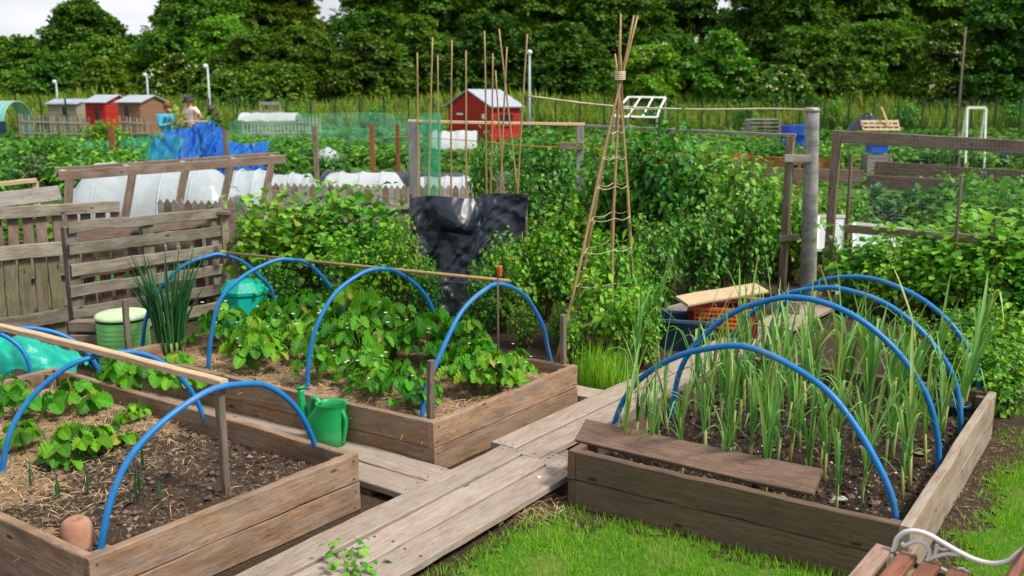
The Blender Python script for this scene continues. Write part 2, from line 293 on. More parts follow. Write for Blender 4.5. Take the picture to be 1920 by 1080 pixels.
# ------------------------------------------------------------------ mesh building
class MB:
    def __init__(s): s.v = []; s.n = 0; s.f = []
    def add(s, v, f, mi=0, sm=False):
        v = np.asarray(v, float).reshape(-1, 3); 
        if len(v) == 0: return
        byn = {}
        if isinstance(f, np.ndarray): byn[f.shape[1]] = f
        else:
            for q in f: byn.setdefault(len(q), []).append(q)
        for k, q in byn.items(): s.f.append((np.asarray(q, dtype=np.int64) + s.n, mi, sm))
        s.v.append(v); s.n += len(v)
    def box(s, c, size, ax=None, mi=0):
        ax = np.eye(3) if ax is None else np.array([nrm(a) for a in ax]); h = np.asarray(size) / 2
        p = [np.asarray(c) + sx * h[0] * ax[0] + sy * h[1] * ax[1] + sz * h[2] * ax[2] for sz in (-1, 1) for sy in (-1, 1) for sx in (-1, 1)]
        s.add(p, [(0, 2, 3, 1), (4, 5, 7, 6), (0, 1, 5, 4), (2, 6, 7, 3), (0, 4, 6, 2), (1, 3, 7, 5)], mi)
    def beam(s, a, b, w, t, up=UP, mi=0):
        a, b = np.asarray(a, float), np.asarray(b, float); x = nrm(b - a); y = nrm(np.cross(up, x)); z = np.cross(x, y)
        s.box((a + b) / 2, (np.linalg.norm(b - a), w, t), (x, y, z), mi)
    def tube(s, pts, r, n=8, mi=0, cap=True, sm=True):
        P = np.asarray(pts, float); k = len(P); rr = np.full(k, r) if np.isscalar(r) else np.asarray(r, float)
        T = np.gradient(P, axis=0); ref = np.array([.31, .17, .93]); vs = []
        if abs(np.dot(nrm(T[0]), ref)) > .9: ref = np.array([1., .1, 0])
        u = nrm(np.cross(T[0], ref))
        for i in range(k):
            t = nrm(T[i]); u = nrm(u - t * np.dot(u, t)); w = np.cross(t, u)
            a = np.arange(n) * 2 * math.pi / n
            vs.append(P[i] + rr[i] * (np.cos(a)[:, None] * u + np.sin(a)[:, None] * w))
        f = [(i * n + j, i * n + (j + 1) % n, (i + 1) * n + (j + 1) % n, (i + 1) * n + j) for i in range(k - 1) for j in range(n)]
        if cap: f += [tuple(range(n))[::-1], tuple((k - 1) * n + j for j in range(n))]
        s.add(np.vstack(vs), f, mi, sm)
    def lathe(s, prof, c, n=24, mi=0, sm=True, sx=1., sy=1., cap=True):
        vs = []; a = np.arange(n) * 2 * math.pi / n
        for r, z in prof: vs.append(np.stack([c[0] + r * sx * np.cos(a), c[1] + r * sy * np.sin(a), np.full(n, c[2] + z)], 1))
        k = len(prof)
        f = [(i * n + j, i * n + (j + 1) % n, (i + 1) * n + (j + 1) % n, (i + 1) * n + j) for i in range(k - 1) for j in range(n)]
        if cap: f += [tuple(range(n))[::-1], tuple((k - 1) * n + j for j in range(n))]
        s.add(np.vstack(vs), f, mi, sm)
    def grid(s, P, mi=0, sm=True):
        P = np.asarray(P, float); a, b = P.shape[:2]; i = np.arange(a * b).reshape(a, b)
        s.add(P.reshape(-1, 3), np.stack([i[:-1, :-1], i[1:, :-1], i[1:, 1:], i[:-1, 1:]], -1).reshape(-1, 4), mi, sm)
    def prism(s, poly, d, mi=0):
        """a flat outline poly given thickness along d"""
        P = np.asarray(poly, float); n = len(P)
        s.add(np.vstack([P, P + d]), [tuple(range(n))[::-1], tuple(range(n, 2 * n))] + [(i, (i + 1) % n, n + (i + 1) % n, n + i) for i in range(n)], mi)
    def scatter(s, tpl, pos, X, Z, sc, mi=0, sm=False):
        tv, tf = tpl; pos = np.asarray(pos, float); n = len(pos)
        if n == 0: return
        X = np.asarray(X, float); X = X / (np.linalg.norm(X, axis=1, keepdims=True) + 1e-9)
        Z = Z - X * np.sum(Z * X, 1, keepdims=True); Z = Z / (np.linalg.norm(Z, axis=1, keepdims=True) + 1e-9)
        Y = np.cross(Z, X); sc = np.broadcast_to(np.asarray(sc, float), (n,))
        v = pos[:, None] + sc[:, None, None] * (tv[None, :, 0:1] * X[:, None] + tv[None, :, 1:2] * Y[:, None] + tv[None, :, 2:3] * Z[:, None])
        f = (tf[None] + (np.arange(n) * len(tv))[:, None, None]).reshape(-1, tf.shape[1])
        s.add(v.reshape(-1, 3), f, mi, sm)
    def mesh(s, name, mats, origin=(0, 0, 0)):
        me = bpy.data.meshes.new(name)
        v = np.vstack(s.v) - np.asarray(origin, float)
        me.vertices.add(len(v)); me.vertices.foreach_set('co', v.astype(np.float32).ravel())
        nl = sum(a.size for a, _, _ in s.f); npol = sum(len(a) for a, _, _ in s.f)
        me.loops.add(nl); me.polygons.add(npol)
        me.loops.foreach_set('vertex_index', np.concatenate([a.ravel() for a, _, _ in s.f]).astype(np.int32))
        tot = np.concatenate([np.full(len(a), a.shape[1]) for a, _, _ in s.f]); st = np.concatenate([[0], np.cumsum(tot)[:-1]])
        me.polygons.foreach_set('loop_start', st.astype(np.int32))
        me.polygons.foreach_set('material_index', np.concatenate([np.full(len(a), m) for a, m, _ in s.f]).astype(np.int32))
        me.polygons.foreach_set('use_smooth', np.concatenate([np.full(len(a), sm) for a, _, sm in s.f]))
        for m in (mats if isinstance(mats, (list, tuple)) else [mats]): me.materials.append(M[m] if isinstance(m, str) else m)
        me.update(calc_edges=True); me.validate(); return me
    def build(s, name, mats, parent=None, origin=None, label=None, cat=None, group=None, kind=None):
        if origin is None: origin = wloc(parent) if parent is not None else (0, 0, 0)
        o = bpy.data.objects.new(name, s.mesh(name, mats, origin)); COL.objects.link(o)
        if parent is not None: o.parent = parent; o.location = np.asarray(origin) - wloc(parent)
        else: o.location = origin
        return tag(o, label, cat, group, kind)
def wloc(o):
    v = np.zeros(3)
    while o is not None: v = v + np.array(o.location); o = o.parent
    return v
def tag(o, label=None, cat=None, group=None, kind=None):
    for k, v in (('label', label), ('category', cat), ('group', group), ('kind', kind)):
        if v: o[k] = v
    return o
def thing(name, loc, label, cat, group=None):
    o = bpy.data.objects.new(name, None); o.empty_display_size = .1; COL.objects.link(o); o.location = tuple(loc)
    return tag(o, label, cat, group)
def dup(o, loc=None, rz=0., sc=1., label=None, group=None, parent=None):
    c = o.copy(); COL.objects.link(c)
    if parent is not None: c.parent = parent
    if loc is not None: c.location = tuple(loc); c.rotation_euler = (0, 0, rz); c.scale = (sc,) * 3 if np.isscalar(sc) else tuple(sc)
    if label: c['label'] = label
    if group: c['group'] = group
    for ch in [x for x in o.children]: dup(ch, parent=c)
    return c
_bc = 0
def board(name, a, b, w, t, up=UP, mat='bed', parent=None, rough=.0015, cham=.004, label=None, cat=None, group=None, seg=9, taper=None, screws=0):
    """a sawn board from a to b, w wide, t thick (t along up), slightly uneven"""
    a, b = np.asarray(a, float), np.asarray(b, float); Lg = np.linalg.norm(b - a); x = nrm(b - a); y = nrm(np.cross(up, x)); z = np.cross(x, y)
    c = min(cham, .3 * min(w, t)); hw, ht = w / 2, t / 2
    sec = [(-hw + c, -ht), (hw - c, -ht), (hw, -ht + c), (hw, ht - c), (hw - c, ht), (-hw + c, ht), (-hw, ht - c), (-hw, -ht + c)]
    r = np.random.default_rng(int(abs(a[0] * 977 + b[1] * 531 + a[2] * 331) * 1000) % 99991); vs = []; xs = np.linspace(-Lg / 2, Lg / 2, seg)
    bow = r.normal(0, rough * 1.5, 2)
    for i, xx in enumerate(xs):
        d = r.normal(0, rough, 2) + bow * math.sin(math.pi * i / (seg - 1)); k = 1 if taper is None else 1 + (taper - 1) * i / (seg - 1)
        for yy, zz in sec: vs.append((xx + (r.normal(0, rough * .6) if i in (0, seg - 1) else 0), yy * k + d[0] + r.normal(0, rough * .25), zz * k + d[1] + r.normal(0, rough * .25)))
    f = [(i * 8 + j, i * 8 + (j + 1) % 8, (i + 1) * 8 + (j + 1) % 8, (i + 1) * 8 + j) for i in range(seg - 1) for j in range(8)]
    f += [tuple(range(8))[::-1], tuple((seg - 1) * 8 + j for j in range(8))]
    m = MB(); m.add(vs, f)
    if screws:
        an = np.arange(7) * 2 * math.pi / 7
        for sx in ((-1, 1) if screws == 1 else (-1, -.33, .33, 1)):
            for fy in (-.27, .29):
                for sz in (-1, 1):
                    cx = sx * (Lg / 2 - .035) + r.normal(0, .006); cy = fy * w + r.normal(0, .004); m.add([(cx + .0048 * math.cos(q), cy + .0048 * math.sin(q), sz * (ht + .0022)) for q in an] + [(cx + .0052 * math.cos(q), cy + .0052 * math.sin(q), sz * (ht - .003)) for q in an], [tuple(range(7))[::sz]] + [(q, (q + 1) % 7, 7 + (q + 1) % 7, 7 + q) for q in range(7)], 1)
    me = m.mesh(name, [mat, 'rod'] if screws else mat); o = bpy.data.objects.new(name, me); COL.objects.link(o)
    X = Matrix(((x[0], y[0], z[0], 0), (x[1], y[1], z[1], 0), (x[2], y[2], z[2], 0), (0, 0, 0, 1)))
    mid = (a + b) / 2
    if parent is not None: o.parent = parent; mid = mid - wloc(parent)
    o.matrix_basis = Matrix.Translation(Vector(mid)) @ X
    return tag(o, label, cat, group)
def spline(P, k=8):
    P = np.asarray(P, float); Q = np.vstack([2 * P[0] - P[1], P, 2 * P[-1] - P[-2]]); out = []
    for i in range(1, len(Q) - 2):
        for j in range(k):
            t = j / k; p0, p1, p2, p3 = Q[i - 1], Q[i], Q[i + 1], Q[i + 2]
            out.append(.5 * ((2 * p1) + (-p0 + p2) * t + (2 * p0 - 5 * p1 + 4 * p2 - p3) * t * t + (-p0 + 3 * p1 - 3 * p2 + p3) * t ** 3))
    out.append(P[-1]); return np.array(out)
def fbm(x, y, s=1., o=4, z=0.):
    return mnoise.fractal(Vector((x * s, y * s, z)), 1., 2., o)

# ------------------------------------------------------------------ leaves
def leaf_tpl(W=.5, n=4, curl=.25, fold=.25, serr=0., peak=.45, full=0., pleat=0.):
    """one leaf along +x, unit length: a row of quads each side of the midrib"""
    v = []; f = []
    for i in range(n + 1):
        t = i / n; w = W * (math.sin(math.pi * t ** (math.log(.5) / math.log(peak))) if 0 < t < 1 else .04)
        if full and 0 < t < 1: w = W * (1 - abs(2 * t ** .9 - 1) ** full) ** .6
        if serr: w *= 1 + serr * (1 if i % 2 else -1)
        z = -curl * t * t
        pz = pleat * (1 if i % 2 else -1); v += [(t, -w, z + fold * w + pz), (t, 0, z), (t, w, z + fold * w + pz)]
    for i in range(n):
        a = 3 * i; f += [(a, a + 3, a + 4, a + 1), (a + 1, a + 4, a + 5, a + 2)]
    return np.array(v, float), np.array(f)
LEAF = leaf_tpl(.30, 4, .25, .3)
LEAF3 = leaf_tpl(.32, 3, .3, .35)
ROUND = leaf_tpl(.46, 4, .3, .2, peak=.52)
CRINK = leaf_tpl(.42, 9, .34, .34, .10, full=2.2, pleat=.032)
LOBED = leaf_tpl(.50, 6, .25, .3, .22, peak=.5)
BROAD = leaf_tpl(.40, 4, .3, .25, peak=.42)
BLADE = leaf_tpl(.03, 4, .35, .3, peak=.3)
def clump_tpl(k=4, seed=0):
    r = np.random.default_rng(seed); V, F = [], []; n = 0
    tv = np.array([(0, 0, 0), (.5, -.36, .03), (1, 0, -.16), (.5, .36, .08)]); tf = np.array([(0, 1, 2, 3)])
    for i in range(k):
        a = i * 2 * math.pi / k + r.uniform(-.5, .5); d = r.uniform(.15, .6); tl = r.uniform(-.5, .3)
        x = np.array([math.cos(a) * math.cos(tl), math.sin(a) * math.cos(tl), math.sin(tl)]); z = nrm(np.cross(x, np.cross(UP, x)) + r.normal(0, .2, 3)); z = nrm(z - x * np.dot(x, z)); y = np.cross(z, x)
        V.append(x * d * .4 + tv[:, 0:1] * x * .7 + tv[:, 1:2] * y * .9 + tv[:, 2:3] * z * .8 + r.normal(0, .1, 3)); F.append(tf + n); n += len(tv)
    return np.vstack(V), np.vstack(F)
def rdir(r, n):
    d = r.normal(0, 1, (n, 3)); return d / np.linalg.norm(d, axis=1, keepdims=True)
def bush_mesh(seed, rx, ry, h, nleaf, ls, tpl, lean=(0, 0), shape='dome', nst=14, low=.1, clump=.16, up=.35):
    """foliage and stems of a leafy bush about the origin: leaves set along arching shoots"""
    r = np.random.default_rng(seed); fo = MB(); st = MB(); per = max(4, nleaf // nst); PX, XX, ZZ, SS = [], [], [], []
    for k in range(nst):
        a = k * 2.39996 + r.uniform(-.4, .4); q = math.sqrt((k + .5) / nst)
        tip = np.array([math.cos(a) * rx * q, math.sin(a) * ry * q, h * (1 - .55 * q ** 2) * r.uniform(.78, 1.08) if shape == 'dome' else h * r.uniform(.6, 1.05)])
        tip[:2] += np.array(lean) * tip[2]
        base = np.array([tip[0] * .25, tip[1] * .25, 0]); mid = (base + tip) / 2 + np.array([tip[0] * -.08, tip[1] * -.08, h * .12])
        c = spline([base, mid, tip], 6); st.tube(c, np.linspace(.010, .004, len(c)) * (h ** .5), 5)
        t = low + (1 - low) * r.random(per) ** .65
        i = np.clip((t * (len(c) - 1)).astype(int), 0, len(c) - 2); fr = (t * (len(c) - 1) - i)[:, None]
        p = c[i] * (1 - fr) + c[i + 1] * fr; d = rdir(r, per); d[:, 2] *= .7
        PX.append(p + d * (clump * (.35 + r.random((per, 1)))) * (.5 + rx)); XX.append(d + np.array([0, 0, -.25])); ZZ.append(np.array([0, 0, 1.]) * (.6 + up) + d * .6 + r.normal(0, .35, (per, 3))); SS.append(ls * r.uniform(.55, 1.25, per))
    p = np.vstack(PX); p[:, 2] = np.maximum(p[:, 2], .03)
    fo.scatter(tpl, p, np.vstack(XX), np.vstack(ZZ), np.concatenate(SS))
    return fo, st
def make_bush(name, seed, rx, ry, h, nleaf, ls, tpl, mat, label, cat, group=None, loc=(0, 0, 0), **k):
    fo, st = bush_mesh(seed, rx, ry, h, nleaf, ls, tpl, **k)
    o = thing(name, (0, 0, 0), label, cat, group); fo.build('foliage', mat, o); st.build('stem', 'twig', o); o.location = tuple(loc); return o
def strawberry(seed, n=15, h=.22, r0=.16, ls=.085):
    """three-part leaves on arching stalks"""
    r = np.random.default_rng(seed); fo = MB(); st = MB(); P, X, Z, Sc = [], [], [], []
    for k in range(n):
        a = k * 2.4 + r.uniform(-.3, .3); q = math.sqrt((k + .6) / n) * r.uniform(.8, 1.15); e = np.array([math.cos(a), math.sin(a), 0])
        tip = e * r0 * q + UP * h * (1.05 - .55 * q * q) * r.uniform(.75, 1.1); c = spline([e * .012, e * r0 * q * .35 + UP * tip[2] * .65, tip], 4)
        st.tube(c, .0022, 4, cap=False); s = ls * r.uniform(.7, 1.2)
        nrmv = nrm(UP * 1.0 + e * r.uniform(.0, 1.1) + r.normal(0, .34, 3))
        for da, k2 in ((-1.25, .9), (0, 1.), (1.25, .9)):
            d = np.array([math.cos(a + da), math.sin(a + da), 0]); P.append(tip); X.append(d - UP * r.uniform(.1, .45)); Z.append(nrmv + r.normal(0, .22, 3)); Sc.append(s * k2 * 1.08)
    fo.scatter(CRINK, P, np.array(X), np.array(Z), Sc); return fo, st

# ------------------------------------------------------------------ trees
def tree(name, loc, h, w, mat, label, cat='tree', seed=0, n=2600, ls=.55, low=.12, lobes=16, trunk=.32, bloom=0, group=None, depth=None, tall=1.):
    r = np.random.default_rng(seed + 101); o = thing(name, loc, label, cat, group); loc = np.asarray(loc, float); dy = depth or w * .8
    tb = MB(); top = np.array([r.normal(0, .04) * w, 0, h * .72]); c = spline([(0, 0, 0), (r.normal(0, .02) * w, 0, h * .3), top], 6); tb.tube(c + loc, np.linspace(trunk, trunk * .25, len(c)), 8)
    cr = MB(); bl = MB(); P, X, Z, Sc = [], [], [], []; BP = []
    for k in range(lobes):
        a = k * 2.39996 + r.uniform(-.5, .5); t = (k + .5) / lobes; zc = h * (low + (.93 - low) * t) * r.uniform(.93, 1.04)
        prof = math.sin(math.pi * min(1, (.22 + .73 * t) ** .9)) ** .7; rad = .5 * prof * r.uniform(.45, .8)
        cc = np.array([math.cos(a) * w * rad, math.sin(a) * dy * rad, zc]); br = w * r.uniform(.17, .30) * (.6 + .5 * prof); bz = br * r.uniform(.6, .95) * tall
        i = min(len(c) - 2, int(t * .8 * len(c))); tb.tube(np.array([c[i], (c[i] + cc) / 2 + UP * h * .02, cc]) + loc, [trunk * .28, trunk * .18, trunk * .06], 5)
        m = int(n / lobes); d = rdir(r, m); d[:, 2] = np.where(d[:, 2] < -.35, -d[:, 2], d[:, 2])
        lump = 1 + .22 * np.sin(d[:, 0] * 5 + k) * np.sin(d[:, 1] * 6 + 2 * k) + .15 * np.sin(d[:, 2] * 9 + k)
        rr = (r.random(m) ** .35) * lump; p = cc + d * rr[:, None] * np.array([br, br, bz])
        P.append(p); xx = d.copy(); xx[:, 2] -= .55; xx += r.normal(0, .45, (m, 3)); X.append(xx); Z.append(d * .9 + np.array([0, 0, .8]) + r.normal(0, .35, (m, 3))); Sc.append(ls * r.uniform(.5, 1.25, m))
        if bloom:
            s = d[:, 2] > -.1; q = (cc + d * 1.05 * lump[:, None] * np.array([br, br, bz]))[s]; BP.append(q[:bloom])
    for j in range(3):
        pick = slice(j, None, 3); cr.scatter(CLUMPS[j], (np.vstack(P) + loc)[pick], np.vstack(X)[pick], np.vstack(Z)[pick], np.concatenate(Sc)[pick])
    tb.build('trunk', 'bark', o); cr.build('crown', mat, o)
    if bloom:
        q = np.vstack(BP) + loc; m = len(q); d = rdir(r, m)
        bl.scatter(CLUMPS[0], q, d * np.array([1, 1, .2]), np.tile([0, -.5, 1.], (m, 1)) + r.normal(0, .2, (m, 3)), r.uniform(.16, .34, m)); bl.build('blossom', 'bloom', o)
    return o
CLUMPS = [clump_tpl(6, s) for s in (1, 2, 3)]
def tpx(name, px, top, base_y, d, wpx, mat, label, cat='tree', **k):
    """a tree whose crown spans wpx pixels about px and tops out at pixel row top, standing d metres away"""
    p = dp(px, base_y, d); h = dp(px, top, d)[2]; w = wpx * d / FPX
    return tree(name, (p[0], d, max(0, p[2]) if base_y < 236 else 0), h - (max(0, p[2]) if base_y < 236 else 0), w, mat, label, cat, **k)

# ------------------------------------------------------------------ ground
def ground_z(x, y):
    b = min(1, max(0, (y - 64) / 7)); b = b * b * (3 - 2 * b)
    return 1.25 * b + .02 * fbm(x, y, .35) * min(1, max(0, (y - 6) / 4))
g = MB(); ys = np.concatenate([np.arange(-4, 12, .5), np.arange(12, 60, 2), np.arange(60, 80, 1), np.arange(80, 200, 10), [220, 300, 420, 600]])
xs = np.concatenate([[-500, -300, -200], np.arange(-140, -12, 8), np.arange(-12, 12, .5), np.arange(12, 148, 8), [200, 300, 500]])
g.grid([[(x, y, ground_z(x, y)) for y in ys] for x in xs])
m, t, o = newmat('allotment_ground'); v = t.nodes.new('ShaderNodeTexCoord').outputs['Object']
n1 = noisen(t, v, .5, 6, .65); n2 = noisen(t, v, 26, 8, .7); n3 = noisen(t, v, 90, 5, .7)
cs = mixc(t, ramp(t, n2, [(.3, (0, 0, 0)), (.7, (1, 1, 1))]), (.03, .02, .014), (.08, .055, .036)); cs = mixc(t, ramp(t, n3, [(.58, (0, 0, 0)), (.7, (.7,) * 3)]), cs, (.22, .17, .12))
cg = mixc(t, n2, (.03, .085, .012), (.085, .17, .025))
sx = t.nodes.new('ShaderNodeSeparateXYZ'); t.links.new(v, sx.inputs[0])
far = t.nodes.new('ShaderNodeMapRange'); far.inputs[1].default_value = 11; far.inputs[2].default_value = 24; far.inputs[3].default_value = -.22; far.inputs[4].default_value = .3; t.links.new(sx.outputs[1], far.inputs[0])
ad = t.nodes.new('ShaderNodeMath'); t.links.new(n1, ad.inputs[0]); t.links.new(far.outputs[0], ad.inputs[1])
cc = mixc(t, ramp(t, ad.outputs[0], [(.46, (0, 0, 0)), (.56, (1, 1, 1))]), cs, cg)
pbsdf(t, o, cc, .92, .1, bump(t, mixc(t, .5, n2, n3), .7, .02)); M['ground'] = m
g.build('ground', 'ground', kind='structure')

# lawn: worn near the beds
LZ = .006
def lawn_edge(q): return at(*q, 0)
C0R, C1R, C2R = V3(1.46, 3.26, 0), V3(.25, 4.05, 0), V3(2.6, 4.92, 0)        # right bed: near corner, left corner, far corner
wl = V3(-.42, 3.25, 0)                                                          # a point on the walkway's right edge
def in_lawn(x, y):
    """how grassy: 0 none, 1 full"""
    p = np.array([x, y, 0.]); n = np.array([UA[1], -UA[0], 0]); d1 = np.dot(p - wl, n)             # right of the walkway
    if d1 < .03: return 0
    e = C0R - C1R; L1 = np.linalg.norm(e); e = e / L1; fn = np.array([e[1], -e[0], 0]); fn = fn if np.dot(fn, np.array([0, -1, 0])) > 0 else -fn
    df = np.dot(p - C1R, fn); dl = np.dot(p - C1R, e)
    s = C2R - C0R; L2 = np.linalg.norm(s); s = s / L2; sn = np.array([s[1], -s[0], 0]); ds = np.dot(p - C0R, sn); dls = np.dot(p - C0R, s)
    w = fbm(x, y, 2.2, 3) * .22
    if df > 0 and dl < L1 + 1.5:
        k = min(1, max(0, (d1 - .0) / .12)); q = min(1, max(.45, (df - .0 + w * .4) / .14)) if dl > .25 else min(1, max(0, (df - .03) / .3))
        return k * q
    if ds > 0: return min(1, max(0, (ds - .03 + w * .9) / .2)) * (1 if dls < L2 + .4 else .5)
    return 0
lw = MB(); gx = np.arange(-1.4, 4.4, .03); gy = np.arange(1.2, 6.0, .03)
for x in gx:
    for y in gy:
        if abs(x) < .62 * y + .3 and in_lawn(x, y) > .35 + .5 * rng.random(): lw.add([(x, y, LZ), (x + .03, y, LZ), (x + .03, y + .03, LZ), (x, y + .03, LZ)], [(0, 1, 2, 3)])
m, t, o = newmat('lawn_thatch'); v = t.nodes.new('ShaderNodeTexCoord').outputs['Object']
c = mixc(t, noisen(t, v, 40, 6, .7), (.03, .09, .008), (.09, .19, .02)); c = mixc(t, ramp(t, noisen(t, v, 4, 4), [(.5, (0, 0, 0)), (.7, (.6,) * 3)]), c, (.2, .17, .07)); pbsdf(t, o, c, .9, .1); M['lawn'] = m
lw.build('lawn', 'lawn', kind='structure')
gr = MB(); P, X, Z, Sc = [], [], [], []
while len(P) < 100000:
    x, y = rng.uniform(-1.4, 4.4), rng.uniform(1.5, 6.0); k = in_lawn(x, y)
    if k <= 0 or rng.random() > k or abs(x) > .62 * y + .3: continue
    if rng.random() > 1.25 * (2.2 / max(2., y)) ** .8: continue
    hgt = .032 * (1 + .5 * fbm(x, y, 3.1, 3)) * rng.uniform(.5, 1.35)
    a = rng.uniform(0, 6.283); d = np.array([math.cos(a), math.sin(a), 0]); P.append((x, y, 0)); X.append(d * rng.uniform(.15, 1.0) + UP); Z.append(d * .3 - UP * .1 + rng.normal(0, .3, 3)); Sc.append(hgt)
gt = leaf_tpl(.045, 3, .45, .25, peak=.25)
gr.scatter(gt, P, np.array(X), np.array(Z), Sc); gr.build('lawn_grass', 'grass', label='short bright green grass of the lawn', cat='grass', kind='stuff')
# longer tufts along the bed's foot and the walkway's edge
tf = MB(); P, X, Z, Sc = [], [], [], []
for i in range(1500):
    if i % 2: p = C1R + (C0R - C1R) * rng.uniform(.0, 1.0) + np.array([-.58, -.81, 0]) * rng.uniform(.01, .12)
    else: p = wl + UA * rng.uniform(-1.6, .9) + np.array([UA[1], -UA[0], 0]) * rng.uniform(.0, .06)
    a = rng.uniform(0, 6.283); d = np.array([math.cos(a), math.sin(a), 0]); P.append(p); X.append(d * rng.uniform(.1, .7) + UP); Z.append(d * .3 + rng.normal(0, .3, 3)); Sc.append(rng.uniform(.018, .05))
tf.scatter(gt, P, np.array(X), np.array(Z), Sc); tf.build('edge_grass', 'grass', label='longer grass along the foot of the timber edges', cat='grass', kind='stuff')
# straw and dry litter on the worn ground by the bench and at the walkway's corner
def litter(n, fn, name, mat, lab, smin=.02, smax=.07, wid=.012):
    b = MB(); tp = leaf_tpl(wid, 2, .15, .2); P, X, Z, Sc = [], [], [], []
    while len(P) < n:
        p = fn()
        if p is None: continue
        a = rng.uniform(0, 6.283); P.append(p); X.append((math.cos(a), math.sin(a), rng.normal(0, .22))); Z.append((rng.normal(0, .3), rng.normal(0, .3), 1)); Sc.append(rng.uniform(smin, smax))
    b.scatter(tp, P, np.array(X), np.array(Z), Sc); return b.build(name, mat, label=lab, cat='litter', kind='stuff')
def worn():
    s = nrm(C2R - C0R); p = C0R + s * rng.uniform(-.7, 2.3) + np.array([s[1], -s[0], 0]) * abs(rng.normal(.05, .09)); return (p[0], p[1], .012)
litter(900, worn, 'dry_litter', 'dry', 'dry brown litter on the worn strip beside the grey bed side', .015, .05, .03)
def corner_straw():
    p = C1R + np.array([-.17, -.02, 0]) + np.array([rng.normal(0, .08), rng.normal(0, .1), 0]); return (p[0], p[1], .015 + abs(rng.normal(0, .01)))
litter(420, corner_straw, 'straw_scatter', 'straw', 'scattered straw between walkway end and dark bed corner', .03, .09)

# ------------------------------------------------------------------ raised beds
ZT = .27
def raised_bed(name, c0, a, b, mats, label, soilmat, zs, wear=.01, rs=0):
    """c0 near corner, a = side towards the back, b = side towards the left; two boards high, a lath of post in each corner"""
    T = .04; o = thing(name, tuple(c0), label, 'raised bed', 'raised vegetable beds'); c0 = np.asarray(c0, float); ua, ub = nrm(a), nrm(b); h = ZT / 2 - .004
    C = [c0, c0 + a, c0 + a + b, c0 + b]
    for j in range(2):
        zc = .002 + h / 2 + j * (h + .005)
        off = UP * zc + (0 if j else .002) * ua
        board('end_board', C[0] + ub * T / 2 + off, C[1] + ub * T / 2 + off, h, T, up=ub, mat=mats[0], parent=o, screws=1)
        board('end_board', C[3] - ub * T / 2 + off, C[2] - ub * T / 2 + off, h, T, up=ub, mat=mats[-1], parent=o, screws=1)
        e = .004 if j == 0 else 0
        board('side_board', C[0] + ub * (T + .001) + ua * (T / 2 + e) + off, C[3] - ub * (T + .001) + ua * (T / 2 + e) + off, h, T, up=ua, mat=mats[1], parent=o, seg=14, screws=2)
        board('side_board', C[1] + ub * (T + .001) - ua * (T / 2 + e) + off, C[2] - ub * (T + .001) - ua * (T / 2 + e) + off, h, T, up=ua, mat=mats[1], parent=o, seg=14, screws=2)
    for k, (p, sa, sb) in enumerate(((C[0], 1, 1), (C[1], -1, 1), (C[2], -1, -1), (C[3], 1, -1))):
        q = p + ua * sa * (T + .026) + ub * sb * (T + .026); board('corner_post', q + UP * .004, q + UP * (ZT - .02), .045, .045, up=ua, mat='stake', parent=o, seg=4)
    sg = MB(); A, B = np.linalg.norm(a), np.linalg.norm(b); na, nb = int((A - .08) / .018), int((B - .08) / .018); r = rs * 3.1
    G = np.zeros((na + 1, nb + 1, 3))
    for i in range(na + 1):
        for k in range(nb + 1):
            p = c0 + ua * (.042 + (A - .084) * i / na) + ub * (.042 + (B - .084) * k / nb)
            ed = min(i, na - i, k, nb - k) * .018
            z = zs + .022 * fbm(p[0] + r, p[1], 3, 3) + wear * abs(fbm(p[0] + r, p[1], 24, 3)) + .014 * fbm(p[0], p[1] + r, 55, 2) + .012 * max(0, 1 - ed / .08) * -1
            G[i, k] = (p[0], p[1], z)
    sg.grid(G); so = sg.build('bed_soil', soilmat, kind='structure')
    return o, (c0, a, b, G)
def onbed(G, u, v):
    i = min(G.shape[0] - 1, max(0, int(u * (G.shape[0] - 1)))); k = min(G.shape[1] - 1, max(0, int(v * (G.shape[1] - 1)))); return G[i, k].copy()
LB0, MB0, RB0 = V3(-1.44, 3.01, 0), V3(-.38, 4.42, 0), V3(1.46, 3.26, 0)
la = V3(.76, 1.0, 0); ma = V3(.77, 1.02, 0); ra = V3(1.14, 1.66, 0)
ub2 = np.array([math.cos(RAD(145)), math.sin(RAD(145)), 0]); ubm = np.array([math.cos(RAD(147.5)), math.sin(RAD(147.5)), 0])
lbed, LG = raised_bed('raised_bed', LB0, la, ub2 * 2.45, ('bed', 'bed'), 'low timber bed of bare soil and straw with an upturned terracotta pot', 'soil', .165, .02, 1)
mbed, MG = raised_bed('raised_bed', MB0, ma, ubm * 2.48, ('bed', 'bed'), 'timber bed full of strawberry plants between wigwam and pallet fence', 'mulch', .20, .012, 2)
rbed, RG = raised_bed('raised_bed', RB0, ra, V3(-1.21, .79, 0), ('bed_side', 'bed_shaded_wet', 'bed_shaded_wet'), 'dark timber bed of leeks beside the lawn', 'soil2', .165, .024, 3)
LG, MG, RG = LG[3], MG[3], RG[3]
